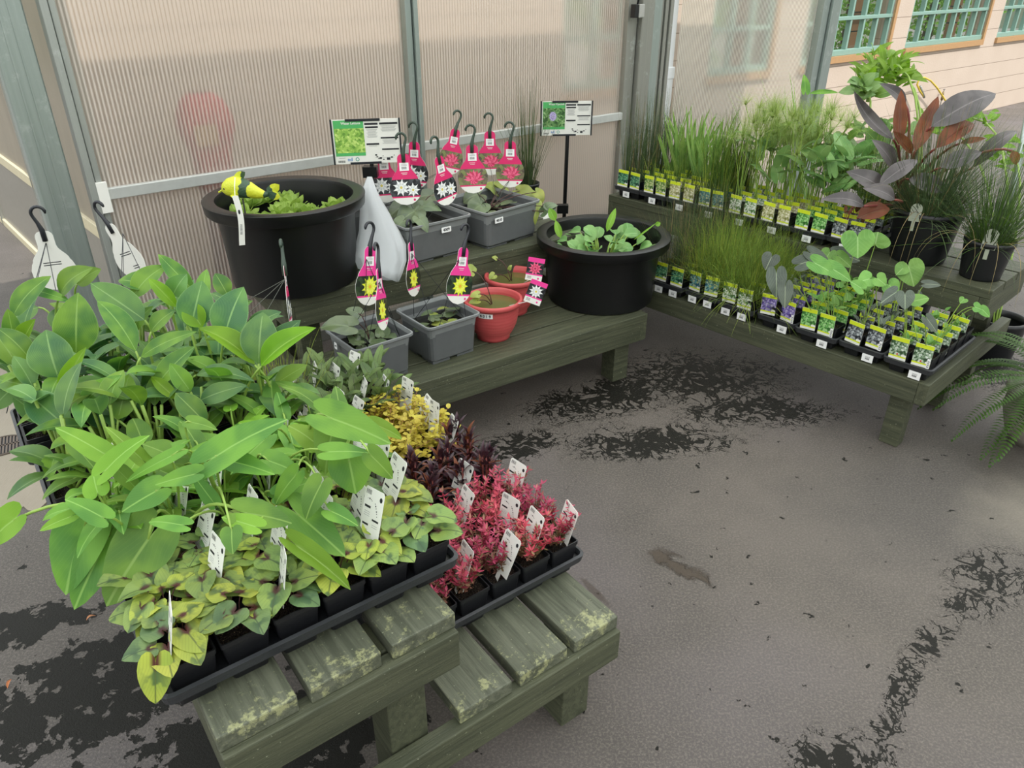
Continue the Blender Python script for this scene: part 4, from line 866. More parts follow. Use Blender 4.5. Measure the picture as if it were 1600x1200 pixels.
AL = [  # bu,bv,tu,tv,w,mat, z-ish drop
(133,822,103,930,84,0),(170,838,116,953,72,0),(232,842,166,948,96,0),(339,712,450,655,66,0),(519,654,612,694,60,0),(522,662,508,742,52,0),(516,706,576,708,30,0),(546,722,556,772,70,0),(168,732,234,680,38,1),(158,706,86,668,34,1),
(217,713,164,666,26,1),(254,706,222,694,34,0),(268,712,196,754,24,0),(243,768,190,800,48,0),(156,806,101,780,34,0),(108,808,62,830,22,1),(104,796,66,814,26,0),(22,812,-14,852,56,1),(282,820,232,816,28,0),(336,698,292,706,24,0),
(396,822,346,808,30,1),(362,832,364,866,32,0),(366,722,430,742,34,0),(385,802,456,818,48,0),(468,806,540,870,66,0),(468,856,548,922,36,1),(582,714,614,748,36,0),(588,664,628,686,26,1),(152,768,146,740,36,1),(300,742,242,758,30,0),
(210,770,250,752,30,0),(190,740,222,775,28,0),(420,720,470,742,38,0),(300,660,340,672,26,0),(250,735,300,760,34,0),(410,690,360,742,36,0),(460,745,430,790,34,0),(490,690,450,665,34,1),(330,780,300,740,26,0),(500,760,478,812,40,0),(440,770,492,752,34,0),(520,800,560,822,30,0),(120,700,150,735,28,0)]
ZA = {0: .74, 1: .72, 2: .73, 17: .83, 3: .92, 4: .93, 5: .90, 7: .86, 24: .80, 25: .79}
crowns = ((2, 0), (3, 0), (1, 1), (4, 1), (5, 1), (0, 1), (3, 2), (5, 2), (1, 2))
for k, (bu, bv, tu, tv, wp_, m) in enumerate(AL):
    z = ZA.get(k, .86 if bv > 760 else .90); z -= .04 * (k > 29); d = dz(bu, bv, z) - .07 * (k < 3); rg = random.Random(k + 500); big = wp_ > 45; B = pd(bu, bv, d)
    ax = (pd(tu, tv, d) - B).normalized(); pot = None
    if k in (0, 1, 2): via = B + V((.02, .03, .09))
    elif k == 17: via = B + V((.16, .0, .06)); pot = (0, 1)
    else: via = B - ax * .06 + V((0, 0, .012))
    hero(aw, bu, bv, tu, tv, wp_ * (1.12 if 29 < wp_ < 55 and k != 25 else 1.0), 'heart', m, d, (-.02 if k < 3 else rg.uniform(-.02, .03)), rg.uniform(.02, .10), rg.uniform(.08, .3) if k != 25 else .8, (.36 if big else .28), .01, rg.uniform(-.2, .2), .0034 if big else .0024, pot, via)
for s in aw.values():
    rg = random.Random(int(s['p'].y * 1000))
    for k in range(8):
        a = rg.uniform(0, 6.28); B = s['p'] + V((0, 0, rg.uniform(.10, .20))) + dirv(a, 0) * rg.uniform(.02, .05); T = B + dirv(a, rg.uniform(-.5, .5)) * rg.uniform(.05, .09)
        leaf(s['lv'], B, T, rg.uniform(.03, .05), V((0, 0, 1)), 'heart', .1, .2, .25, seg=8, mat=rg.choice((0, 0, 1))); s['st'].tube(curve_pts(s['p'] + V((0, 0, .066)), B, .02, 6), .002, 6)
for S, mats in ((ca, [CANNA, CANNAB, CANNAY]), (aw, [ARROW, ARROWY])):
    for (i, j), s in S.items():
        if s['lv'].f: s['lv'].local(s['t']).build('leaves', mats, s['t'], True)
        if s['st'].f: s['st'].local(s['t']).build('stalks', [STEMG], s['t'], True)
for (i, j), s in aw.items():
    if (i + j) % 2 == 0 or j == 0: tp = tagpos(i, j, 77); inst('plant_tag', TAGM, s['t'], (tp[0][0], tp[0][1], .095), tp[1])

# ================================================================ planters on the middle bench
def world_part(mb, name, mats, root, smooth=True): return mb.local(root).build(name, mats, root, smooth)
def pads(root, n, r, z, seed, big=.05, tilt=.25, extra=(), rims=()):
    rg = random.Random(seed); mb = MB(); st = MB()
    for k in range(n):
        a = rg.uniform(0, 6.28); q = r * math.sqrt(rg.random()); c = V((q * math.cos(a), q * math.sin(a), z + rg.uniform(.002, .03))); L = big * rg.uniform(.6, 1.2); d = dirv(rg.uniform(0, 6.28), rg.uniform(-tilt, tilt))
        leaf(mb, c - d * L / 2, c + d * L / 2, L * .95, V((rg.uniform(-.2, .2), rg.uniform(-.2, .2), 1)), 'heart', .06, .08, .3, .01, 9, 1 if rg.random() < .1 else 0); st.tube([(c.x * .4, c.y * .4, z - .03), c - d * L / 2], .0015, 5)
    mb.build('lily_pads', [PADM, PADY], root, True); st.build('pad_stalks', [STEMD], root, True)
pads(P2, 16, .09, .115, 1); pads(P1, 15, .09, .115, 2, .055); pads(p9, 9, .10, .115, 3, .06); pads(p10, 9, .10, .115, 4, .06); pads(pb_, 7, .09, .12, 5, .07); pads(pc_, 7, .08, .12, 6, .07)
def bigpads(root, L):
    for bu, bv, tu, tv, w_, d, m, ar_ in L:
        mb = MB(); st = MB(); B, T = pd(bu, bv, d), pd(tu, tv, d); leaf(mb, B, T, w_ * d / FP, (CAM - B).normalized() * .45 + V((0, 0, .7)), 'heart', ar_, .1, .28, .03, 10, m, seed=bu); st.tube(curve_pts(root.location + V((0, 0, .12)), B, .0, 6), .002, 5)
        lp = world_part(mb, 'large_lily_pad', [PADM, PADY], root); world_part(st, 'pad_stalk', [STEMD], root)
bigpads(p9, [(648,330,622,356,48,3.16,0,.15),(655,342,668,364,22,3.08,0,.2),(640,318,606,340,44,3.22,0,.1),(672,306,640,320,30,3.3,0,.2),(630,345,618,364,26,3.12,0,.2),(660,322,690,330,26,3.2,0,.1)])
bigpads(p10, [(752,320,734,340,40,3.4,0,.2),(748,304,724,318,40,3.5,0,.15),(778,298,755,290,26,3.6,1,.2),(790,292,770,286,24,3.6,1,.1),(812,298,838,312,28,3.55,1,.2),(838,300,848,318,20,3.5,1,.3),(840,322,836,352,14,3.45,1,.3),(858,322,864,338,20,3.4,0,.3),(850,330,872,322,22,3.4,0,.3)])
bigpads(pb_, [(600,345,582,338,30,3.3,0,.2),(590,330,568,330,24,3.35,0,.2)])
bigpads(P1, [(545,510,500,512,42,2.62,0,.12),(560,490,540,484,24,2.75,0,.1)])
bigpads(b1, [(747,460,734,464,16,2.98,1,.1),(746,470,732,474,14,2.98,1,.1),(738,424,722,418,22,3.0,1,.2)])
bigpads(b2, [(772,430,764,436,16,3.2,1,.1),(775,404,768,402,9,3.25,1,.2),(796,420,800,414,7,3.2,1,.2)])
# hanging labels
def lily_star(mb, c, r, n, m, y, sy=1.0):
    for ring_, (rr_, off) in enumerate(((r, 0), (r * .72, .5), (r * .42, .25))):
        for k in range(n):
            a = 2 * PI * (k + off) / n; ca_, sa = math.cos(a), math.sin(a); p = [(c[0] + q * ca_ - w_ * sa, y - .00012 * ring_, c[1] + (q * sa + w_ * ca_) * sy) for q, w_ in ((rr_ * .12, 0), (rr_ * .5, rr_ * .17), (rr_, 0), (rr_ * .5, -rr_ * .17))]
            mb.add(p, [(0, 1, 2, 3)], m + (ring_ % 2))
    mb.add([(c[0] + r * .16 * math.cos(k * PI / 4), y - .0006, c[1] + r * .16 * math.sin(k * PI / 4)) for k in range(8)], [tuple(range(8))], m + 2)
def lotus(mb, c, r, y):
    for row, (n, rr_, lo, hi) in enumerate(((9, 1.0, .05, 3.09), (8, .85, .35, 2.8), (6, .66, .6, 2.5), (7, .5, -2.6, -.5), (5, .42, .8, 2.3))):
        for k in range(n):
            a = lo + (hi - lo) * k / (n - 1); ca_, sa = math.cos(a), math.sin(a); q_ = r * rr_; o = (c[0], c[1] + .008)
            p = [(o[0] + q * ca_ - w_ * sa, y - .00015 * row - .00002 * k, o[1] + (q * sa + w_ * ca_) * .95) for q, w_ in ((0, 0), (q_ * .55, r * .15), (q_, 0), (q_ * .55, -r * .15))]; mb.add(p, [(0, 1, 2, 3)], 4 + (row + k) % 2)
PET = {'white': (simple('white_petal', 'eef0ee', .5), simple('pale_petal', 'cfd4d2', .5), simple('petal_heart_yellow', 'd8c860', .5)), 'red': (simple('pink_petal', 'e8688c', .5), simple('deep_pink_petal', 'c8345e', .5), simple('petal_heart_pink', '9a2a48', .5)), 'yellow': (simple('yellow_petal', 'dfe83a', .5), simple('pale_yellow_petal', 'eef06a', .5), simple('petal_heart_gold', 'e0a83a', .5))}
PBG = {'white': picmat('lily_picture_dark', ['0d0e10', '1c1e22', '3a3e42', '55585c'], 60), 'red': picmat('lily_picture_brown', ['3d3a30', '6b5f50', '7d8a50', '8a8070'], 60), 'yellow': picmat('lily_picture_green', ['101712', '1f2d20', '34482e', '4c5a40'], 60)}
def hanger_label_meshes(kindc, R_=.066, dark=False):
    mb = MB(); zs_ = []; N = 26; top = R_ + .075
    def hw(z):
        c = math.sqrt(max(0, R_ * R_ - z * z)); nk = .026 if z < top - .02 else .026 * math.sqrt(max(0, 1 - ((z - top + .02) / .02) ** 2))
        if z > .038: t = min(1, (z - .038) / .05); t = t * t * (3 - 2 * t); return max(.0005, (math.sqrt(max(0, R_ * R_ - .038 ** 2)) * (1 - t) + nk * t) if z < .09 else nk)
        return max(.0005, c)
    cuts = [-R_, -R_ * .93, -R_ * .8, -R_ * .66, -.036, -.030, -.01, .01, .030, .038, .046, .056, .066, .078, .09, .105, .12, top - .02, top - .012, top - .005, top]
    for a, b in zip(cuts[:-1], cuts[1:]):
        m = 0 if b <= -.035 else (1 if b <= -.029 else (2 if b <= .0385 else 1)); wa, wb = hw(a), hw(b)
        mb.add([(-wa, -.0006, a), (wa, -.0006, a), (wb, -.0006, b), (-wb, -.0006, b)], [(0, 1, 2, 3)], m); mb.add([(-wa, .0006, a), (wa, .0006, a), (wb, .0006, b), (-wb, .0006, b)], [(3, 2, 1, 0)], 0)
        for sx_ in (-1, 1): mb.add([(sx_ * wa, -.0006, a), (sx_ * wa, .0006, a), (sx_ * wb, .0006, b), (sx_ * wb, -.0006, b)], [(0, 1, 2, 3)], 0)
    y = -.0011
    if kindc == 'white': lily_star(mb, (-.018, .006), .036, 9, 4, y); lily_star(mb, (.030, -.006), .030, 8, 4, y - .001)
    elif kindc == 'red': lotus(mb, (.004, -.016), .046, y)
    else: lily_star(mb, (.002, .0), .040, 11, 4, y)
    def q(x0, x1, z0, z1, m, yy=-.0012): mb.add([(x0, yy, z0), (x1, yy, z0), (x1, yy, z1), (x0, yy, z1)], [(0, 1, 2, 3)], m)
    q(-.019, .019, .072, .104, 3)
    for i in range(8): q(-.010 + i * .0026, -.010 + i * .0026 + (.001 if i % 3 else .0016), .078, .088, 7, -.0016)
    for z in (.092, .096): q(-.012, .012, z, z + .0014, 8, -.0016)
    q(-.014, .012, .0625, .0645, 0); q(-.010, .010, .057, .0585, 0)
    for z in (.030, .022): q(-.026, .026, z, z + .003, 7, .0008); q(-.03, -.002, -z, -z + .003, 7, .0008)
    mb.add([(.034 + .005 * math.cos(k * PI / 4), -.0012, -.046 + .005 * math.sin(k * PI / 4)) for k in range(8)], [tuple(range(8))], 1)
    body = mb.mesh('label_card', [WHT, MAG if kindc != 'yellow' else MAG2, PBG[kindc], WHT2, *PET[kindc], INK, GREYINK])
    h = MB(); pts = [V((0, 0, top - .035)), V((0, 0, top)), V((.006, 0, top + .025)), V((.013, 0, top + .045))] + [V((-.004 + .020 * math.cos(a), 0, top + .058 + .020 * math.sin(a))) for a in [-.3 + i * (PI + .5) / 9 for i in range(10)]]
    h.tube(pts, [.0085, .0085, .006, .0052] + [.0052] * 9 + [.003], 8)
    hook = h.mesh('hook', [HOOK if kindc != 'yellow' else HOOKB], True)
    return body, hook
LM = {k: hanger_label_meshes(k) for k in PET}
def hanger(label, kindc, u, v, d, yaw, tilt, root, group, sc=1, wires=2, lean=0, backside=False, wn=.12):
    p = pd(u, v, d); t = thing('hanging_label', label, 'plant label', p, yaw + (PI if backside else 0), group); b, h = LM[kindc]
    inst('label_card', b, t, None, (tilt, lean, 0), scale=sc); inst('hook', h, t, None, (tilt, lean, 0), scale=sc)
    foot = V((root.location.x, root.location.y, root.location.z + .10)); mb = MB()
    for k in range(3):
        f = foot + V((R.uniform(-.06, .06), R.uniform(-.06, .06), 0)) if wires == 2 else foot + dirv(k * 2.1 + .5, 0) * wn; a = p + V((0, 0, -.03 if wires == 2 else .10 * sc)); mb.tube([a, f], .0011, 5)
        if wires == 2 and k == 1: break
    mb.local(t).build('wires', [WIRE if kindc != 'yellow' else HOOKB], t)
    return t
faceto = lambda u, off=0: math.atan2(*(lambda r: (-r.x, r.y))(ray(u, 300))) + off
GW, GP, GY = 'white water lily labels', 'pink water lily labels', 'yellow water lily labels'
hanger('white water lily label in front of its twin beside the steel upright', 'white', 634, 295, 3.12, faceto(634, .1), -.12, p9, GW)
hanger('white water lily label half hidden by the lettuce sign and the bag', 'white', 603, 292, 3.25, faceto(603, .1), -.12, pb_, GW)
hanger('white water lily label tucked behind the other two near the steel upright', 'white', 648, 272, 3.38, faceto(648, -.4), -.12, pb_, GW)
hanger('white water lily label turned sideways over the planter numbered 4009', 'white', 696, 296, 3.18, faceto(696, .75), -.12, p9, GW, lean=-.12)
hanger('pink water lily label highest and behind the white sideways one', 'red', 704, 250, 3.5, faceto(704, .5), -.1, pc_, GP, lean=.3)
hanger('pink water lily label in the middle above the planter numbered 4009 edge', 'red', 739, 278, 3.3, faceto(739, .1), -.12, p10, GP)
hanger('pink water lily label partly covered by the two other pink ones', 'red', 766, 252, 3.65, faceto(766, .05), -.1, p10, GP)
hanger('pink water lily label next to the tall rushes over planter 4010', 'red', 797, 270, 3.45, faceto(797, -.05), -.1, p10, GP)
hanger('yellow water lily label closest to the tub, facing out on its hook', 'yellow', 577, 448, 2.62, faceto(577, .75), -.1, P1, GY, 1.0, 3, lean=.25)
hanger('yellow water lily label seen nearly edge on with a black hook', 'yellow', 597, 485, 2.5, faceto(597, 1.25), -.1, P1, GY, 1.0, 3, lean=.3)
hanger('yellow water lily label seen edge on below the plastic bag', 'yellow', 646, 436, 2.85, faceto(646, 1.15), -.1, P2, GY, 1.0, 3, lean=.2)
hanger('yellow water lily label leaning beside the red bowl pot', 'yellow', 718, 447, 2.72, faceto(718, .75), -.1, P2, GY, 1.0, 3, lean=.3)
# the two white-backed ones over the cannas, and the one seen edge on
bk_ = ca[(1, 5)]['t']; hanger('white-backed water lily label with black wires in front of the steel column', 'yellow', 86, 424, 2.25, faceto(82, -.15), -.05, ca[(0, 5)]['t'], 'white-backed water lily labels', .90, 3, backside=True, wn=.10)
hanger('white-backed water lily label with black wires by the panel frame', 'yellow', 203, 408, 2.45, faceto(203, -.8), -.05, ca[(3, 5)]['t'], 'white-backed water lily labels', .92, 3, lean=.35, backside=True, wn=.10)
hanger('water lily label seen exactly edge on beside the canna leaves', 'white', 452, 482, 2.45, faceto(452, 1.5), .0, ca[(5, 5)]['t'], GW, 1.0, 3, lean=.3)
# picture cards standing in the red bowls
def photo_card(label, u, v, d, yaw, lean, petals, root):
    p = pd(u, v, d); t = thing('picture_label', label, 'plant label', p, yaw, 'square lily picture labels'); mb = MB(); w_, h_ = .033, .046
    for z0, z1, m in ((-h_, -.024, 0), (-.024, -.018, 1), (-.018, .028, 2), (.028, h_, 1)): mb.box((0, 0, (z0 + z1) / 2), (w_, .0007, (z1 - z0) / 2), m)
    lily_star(mb, (0, .004), .028, 10, 3, -.0013)
    mb.add([(.018 + .004 * math.cos(k * PI / 4), -.0011, -.035 + .004 * math.sin(k * PI / 4)) for k in range(8)], [tuple(range(8))], 1)
    for z in (-.030, -.034, -.038): mb.add([(-.026, -.0011, z), (-.010, -.0011, z), (-.010, -.0011, z + .0014), (-.026, -.0011, z + .0014)], [(0, 1, 2, 3)], 6)
    mb.build('card', [WHT, MAG2, PBG['white'], *PET[petals], INK], t, False, None, (-.12, lean, 0))
    s = MB(); s.tube([p + V((0, .004, -.03)), root.location + V((.05, 0, .13))], .0022, 6); s.local(t).build('stake', [simple('white_stake', 'd8d8d4', .5) if 'white_stake' not in bpy.data.materials else bpy.data.materials['white_stake']], t)
photo_card('square label with a bright pink lily photo beside the big tub', 836, 421, 2.98, faceto(836, 0), .16, 'red', b2)
photo_card('square label with a white lily photo leaning before the big tub', 837, 457, 2.88, faceto(837, 0), .36, 'white', b1)
# information signs
def sign(label, u, v, d, yaw, pic, foot, title, vu, flower=False, group='framed plant information signs'):
    p = pd(u, v, d); t = thing('information_sign', label, 'sign', p, yaw, group); w_, h_ = .136, .088
    mb = MB(); mb.box((0, 0, 0), (w_, .003, h_), 0); mb.box((-w_ - .002, -.001, 0), (.0035, .006, h_ + .002), 1); mb.box((w_ + .002, -.001, 0), (.0035, .006, h_ + .002), 1)
    mb.box((-.010, -.0035, h_ - .002), (.07, .003, .0045), 1); mb.box((-.01, -.0035, -h_ + .002), (.064, .003, .0045), 1); mb.build('frame', [WHT, HOOKB], t)
    g = MB()
    def q(x0, x1, z0, z1, m, y=-.0038): g.add([(x0, y, z0), (x1, y, z0), (x1, y, z1), (x0, y, z1)], [(0, 1, 2, 3)], m)
    q(-.129, -.008, -.056, .086, 0); q(-.127, -.008, -.043, .054, 1, -.0042)
    q(-.004, .050, .066, .074, 2); q(-.002, .050, .053, .060, 2); q(-.002, .050, -.014, -.007, 2); q(.056, .106, .066, .074, 2); q(.058, .108, .010, .016, 2); q(.060, .110, -.036, -.030, 2); q(.106, .130, .066, .074, 2); q(.108, .130, .010, .016, 2); q(.110, .130, -.036, -.030, 2)
    for x0, x1, zs_ in ((.002, .046, [.046 - i * .0042 for i in range(8)]), (.060, .124, [.060 - i * .0042 for i in range(6)]), (.064, .124, [.004 - i * .0045 for i in range(4)]), (.008, .04, [-.019]), (-.118, -.092, [-.064])):
        for i, z in enumerate(zs_): s_ = (i % 3) * .003; q(x0 + s_, x1 - s_, z, z + .0014, 3)
    for i in range(12): q(-.122 + i * .0024, -.122 + i * .0024 + (.001 if i % 3 else .0016), -.082, -.073, 2)
    for x, z, s_ in ((.034, -.055, .004), (.038, -.062, .003), (.052, -.068, .005), (.062, -.060, .002), (.064, -.074, .003), (.084, -.072, .007), (.098, -.066, .004), (.108, -.058, .002), (.044, -.070, .0025)): q(x - s_, x + s_, z - s_ * .7, z + s_ * .7, 2)
    q(.030, .106, -.066, -.0652, 2)
    g.add([(-.044 + .008 * math.cos(a * PI / 5), -.0038, -.070 + .008 * math.sin(a * PI / 5)) for a in range(10)], [tuple(range(10))], 4); g.add([(-.044 + .005 * math.cos(a * PI / 5), -.0041, -.070 + .005 * math.sin(a * PI / 5)) for a in range(10)], [tuple(range(10))], 5)
    if flower:
        for k in range(9): a = k * .7; lily_star(g, (-.075 + .010 * math.cos(a), .012 + .014 * math.sin(a)), .014, 6, 6, -.0045)
    g.build('printed_sheet', [SGRN, pic, INK, GREYINK, TEAL, WHT, simple('lilac_petal', 'c3b4e6', .5), simple('pale_lilac', 'd9cff2', .5), simple('violet_spot', '7a62b0', .5)], t)
    text(title, .013, WHT, parent=t, loc=(-.098, -.0045, .074), rot=(PI / 2, 0, 0), align='LEFT', bold=.0003); text('nd', .020, BLUEI, parent=t, loc=(-.074, -.0045, -.070), rot=(PI / 2, 0, 0), bold=.0003)
    s = MB(); ft = V(foot); tp = p + V((.0, .012, -h_)) + V((.01, 0, 0)); s.tube([tp + V((0, 0, .10)), tp, ft + V((0, 0, .01))], .0085 * d / 3.2, 10); s.local(t).build('pole', [BLK2], t, True)
    f = MB(); f.box(tuple(ft + V((0, 0, .005))), (.09, .07, .005)); f.local(t).build('foot_plate', [BLK2], t)
    c_ = MB(); cc = pd(vu[0], vu[1], vu[2]); c_.box(tuple(cc), (.03, .02, .022)); c_.local(t).build('clamp', [BLK2], t)
PICL = picmat('lettuce_picture', ['4f7a34', '7fae4a', 'a6cc62', 'd0e68a'], 110); PICH = picmat('hyacinth_picture', ['203a1c', '3d6a38', '6f9a5c', 'a0c488'], 110)
g1 = md(.10, .60, MZU); sign('framed green information sign with a leafy photo beside the lettuce tub', 573, 221, 3.12, faceto(573, -.02), PICL, (pd(580, 300, 3.18).x, pd(580, 300, 3.18).y, MZU), 'Water Lettuce', (579, 268, 3.18))
w2 = pd(882, 300, 4.1); sign('framed green information sign with a lilac flower photo near the corner posts', 885, 185, 4.1, faceto(885, .15), PICH, (w2.x, w2.y, 0), 'Water Hyacinth', (879, 326, 4.08), True)
# plastic bag hung on the sign
def bagm():
    t = NT('thin_white_plastic'); p = t.bsdf(hx('e4e8ea'), .3, 0, .5); tl = t.n('BsdfTranslucent', {0: hx('eef2f4')}).outputs[0]; tr = t.n('BsdfTransparent', {0: (1, 1, 1, 1)}).outputs[0]
    return t.done(t.mixs(.22, t.mixs(.45, p, tl), tr))
mb = MB(); outline = [(578,276,4,3),(577,292,9,9),(578,310,15,15),(581,335,19,26),(584,360,24,36),(586,382,30,44),(585,402,34,48),(586,420,24,42),(598,434,8,26)]; rs = []; rg = random.Random(4)
for k, (u, v, wl, wr) in enumerate(outline):
    d = 3.04 - .012 * k; ring_ = []
    for j in range(28):
        a = 2 * PI * j / 28; x = (wr if math.cos(a) > 0 else wl) * math.cos(a); fo = 1 + .10 * math.sin(5 * a + k * .5) + .06 * math.sin(11 * a + k); ring_.append(pd(u + x * fo + (k > 6) * rg.uniform(-2, 2), v + (rg.uniform(-4, 4) if k > 6 else 0) + .12 * x * (k > 5), d - math.sin(a) * .04 * min(1, k / 3) * fo))
    rs.append(ring_)
mb.rings(rs, 0, False, True); bb = pd(590, 425, 2.95); bg_ = thing('plastic_bag', 'thin white plastic bag hanging from the lettuce sign over the tier edge', 'bag', bb); mb.local(bg_).build('sheet', [bagm()], bg_, True)
# small crumpled white scrap behind the second tub
mb = MB(); rs = []; rg = random.Random(9)
for k in range(6): rs.append([pd(851 + (10 - abs(k - 2) * 2) * math.cos(a) * rg.uniform(.7, 1.2), 322 + k * 6 + rg.uniform(-2, 2), 3.75 - .03 * math.sin(a)) for a in [i * PI / 5 for i in range(10)]])
mb.rings(rs, 0, True, True); sb = thing('paper_scrap', 'crumpled white paper scrap behind the hyacinth tub', 'paper', pd(851, 352, 3.75)); mb.local(sb).build('crumpled_sheet', [WHT], sb)
# rush pot behind planter 4010
rp3 = pd(824, 290, 3.85); rt3 = npot('dark thin rush in a small black pot behind planter 4010', (rp3.x, rp3.y, MZU), .062, .125, name='potted_rush')
for n, me in grass_plant(3, 130, .50, .0036, .22, .25, [RUSHM, RUSHB], .04, .10, 'stems', .06): inst(n, me, rt3)
# ---- water lettuce, hyacinth, fish
mb = MB(); rg = random.Random(8)
for k, (x, y, s_) in enumerate([(rg.uniform(-.2, .2), rg.uniform(-.16, .2), rg.uniform(.7, 1.15)) for _ in range(17)] + [(-.12, -.14, 1), (-.03, -.17, 1.1), (.06, -.15, 1), (.0, -.06, 1.2), (.10, -.05, 1)]):
    if x * x + y * y > .235 ** 2: continue
    for j in range(11):
        a = j * 2.4 + k; el_ = .35 + .9 * j / 11; L = .062 * s_ * (1 - .3 * j / 11); b = V((x, y, .225)) + dirv(a, el_) * .008; leaf(mb, b, b + dirv(a, el_) * L, L * .8, V((0, 0, 1)) - dirv(a, 0) * .8, 'oblong', -.10, .12, seg=6, mat=0, wave=.04, seed=j)
mb.v = [(x, y, z + .035) for x, y, z in mb.v]; mb.build('water_lettuce_leaves', [LETT], T1, True)
mb = MB(); st = MB(); rg = random.Random(12)
for k in range(46):
    a = rg.uniform(0, 6.28); q = .20 * math.sqrt(rg.random()); h = rg.uniform(.02, .10) * (1.2 - q * 2); c = V((q * math.cos(a), q * math.sin(a), .19 + h)); d = dirv(a + rg.uniform(-1, 1), rg.uniform(-.2, 1.0)); L = rg.uniform(.045, .07)
    st.tube(curve_pts((c.x * .7, c.y * .7, .18), c, -.02, 5), [.003, .0035, .005, .005, .003, .002], 6); leaf(mb, c, c + d * L, L * .9, V((rg.uniform(-.3, .3), -.5, 1)), 'round', .08, .3, seg=7, mat=0, seed=k)
for bu, bv, tu, tv, w_ in ((948, 362, 962, 325, 12), (876, 372, 868, 344, 12), (868, 345, 858, 325, 14), (990, 375, 1026, 348, 3), (1024, 352, 1032, 348, 8)):
    B = pd(bu, bv, 3.25); T = pd(tu, tv, 3.25); m_ = MB(); leaf(m_, B, T, w_ * 3.25 / FP, (CAM - B).normalized(), 'canna', .1, .4, seg=7, mat=1); m_.local(T2); mb.add(m_.v, m_.f, 1, m_.uv)
mb.build('hyacinth_leaves', [HYAC, ARROWY], T2, True); st.build('hyacinth_stalks', [STEMG], T2, True)
# koi ornament on a stake at the rim of the lettuce tub
kp = pd(390, 297, 2.62); kd = (pd(432, 297, 2.62) - pd(365, 285, 2.62)).normalized(); ky = math.atan2(kd.y, kd.x)
kf = thing('fish_ornament', 'yellow fish ornament with dark green patches perched on a stake over the tub rim', 'garden ornament', kp, ky)
def koi():
    t = NT('yellow_glazed_fish'); o = t.obj(); c = t.mix(t.noise(o, 30, 3), hx('b8c22a'), hx('d8dc3c')); X_ = t.n('SeparateXYZ', {0: o}).outputs[0]; bd = t.math('SINE', t.math('MULTIPLY_ADD', X_, 75, t.math('MULTIPLY', t.noise(o, 22, 2), 5))); c = t.mix(t.math('MULTIPLY', t.step(bd, .35, .42), t.step(X_, -.075, -.07)), c, hx('35503a')); return t.done(t.bsdf(c, .4, 0, .5, t.bump(t.vor(o, 150), .3, .003)))
KO = koi(); mb = MB(); rs = []
for x, r, dz_ in ((-.098, .004, -.004), (-.094, .017, -.004), (-.080, .029, 0), (-.055, .037, .004), (-.025, .035, .004), (.005, .028, 0), (.030, .020, -.006), (.052, .012, -.008), (.066, .008, -.006)): rs.append([V((x, r * .85 * math.cos(a), dz_ + r * math.sin(a))) for a in [i * 2 * PI / 16 for i in range(16)]])
mb.rings(rs, 0, True, True); mb.build('body', [KO], kf, True, (0, 0, .0), (0, .12, 0))
mb = MB()
for sg in (-1, 1): leaf(mb, (.058, 0, -.012), (.108, sg * .004, .020 * sg + .0), .034, V((0, 1, 0)), 'oblong', .05, .1, seg=5)
mb.build('tail_fin', [KO], kf, True); mb = MB(); leaf(mb, (-.05, 0, .035), (-.005, 0, .062), .03, V((0, 1, 0)), 'canna', .1, .1, seg=5); mb.build('dorsal_fin', [KO], kf, True)
for sg in (-1, 1): mb = MB(); leaf(mb, (-.055, sg * .026, -.010), (-.015, sg * .066, -.022), .024, V((0, 0, 1)), 'oblong', .05, .1, seg=5); mb.build('side_fin', [KO], kf, True)
for sg in (-1, 1):
    mb = MB(); mb.lathe([(0, -.004), (.0035, -.002), (.0045, 0), (.0035, .002), (0, .004)], 10, 0, (-.080, sg * .022, .008)); mb.build('eye', [INK], kf, True)
mb = MB(); mb.tube([(-.105, -.012, -.006), (-.109, 0, -.009), (-.105, .012, -.006)], .0035, 6); mb.build('lips', [KO], kf, True)
mb = MB(); mb.tube([(-.03, 0, -.03), (-.03, 0, -.16)], .003, 6); mb.build('stake', [WIRE], kf)
pt = pd(374, 345, 2.5); pl = thing('paper_tag', 'long narrow white paper tag hanging down the front of the lettuce tub', 'tag', pt, faceto(374, 0)); mb = MB(); rs = []
for k in range(9): t_ = k / 8; rs.append([V((x + .006 * math.sin(t_ * 4), -.004 * math.sin(t_ * 3) + yy, .083 - .166 * t_)) for x, yy in ((-.0095, 0), (.0095, 0), (.0095, .0005), (-.0095, .0005))])
mb.rings(rs, 0, True, True)
for i in range(9): mb.add([(-.001 + .006 * math.sin((.083 - z) / .166 * 4) + s_ * .0035, -.0012 - .004 * math.sin((.083 - z) / .166 * 3), z) for s_, z in ((-1, -.045 + i * .004), (1, -.045 + i * .004), (1, -.0435 + i * .004), (-1, -.0435 + i * .004))], [(0, 1, 2, 3)], 1)
mb.add([(.0045 + .0035 * math.cos(a * PI / 5), -.004, .030 + .008 * math.sin(a * PI / 5)) for a in range(10)], [tuple(range(10))], 1)
mb.build('paper', [WHT, INK], pl)
mb = MB(); mb.tube([V((0, 0, .083)), V((.004, .02, .11)), V((.01, .05, .13))], .0012, 5); mb.build('string', [WHT], pl)

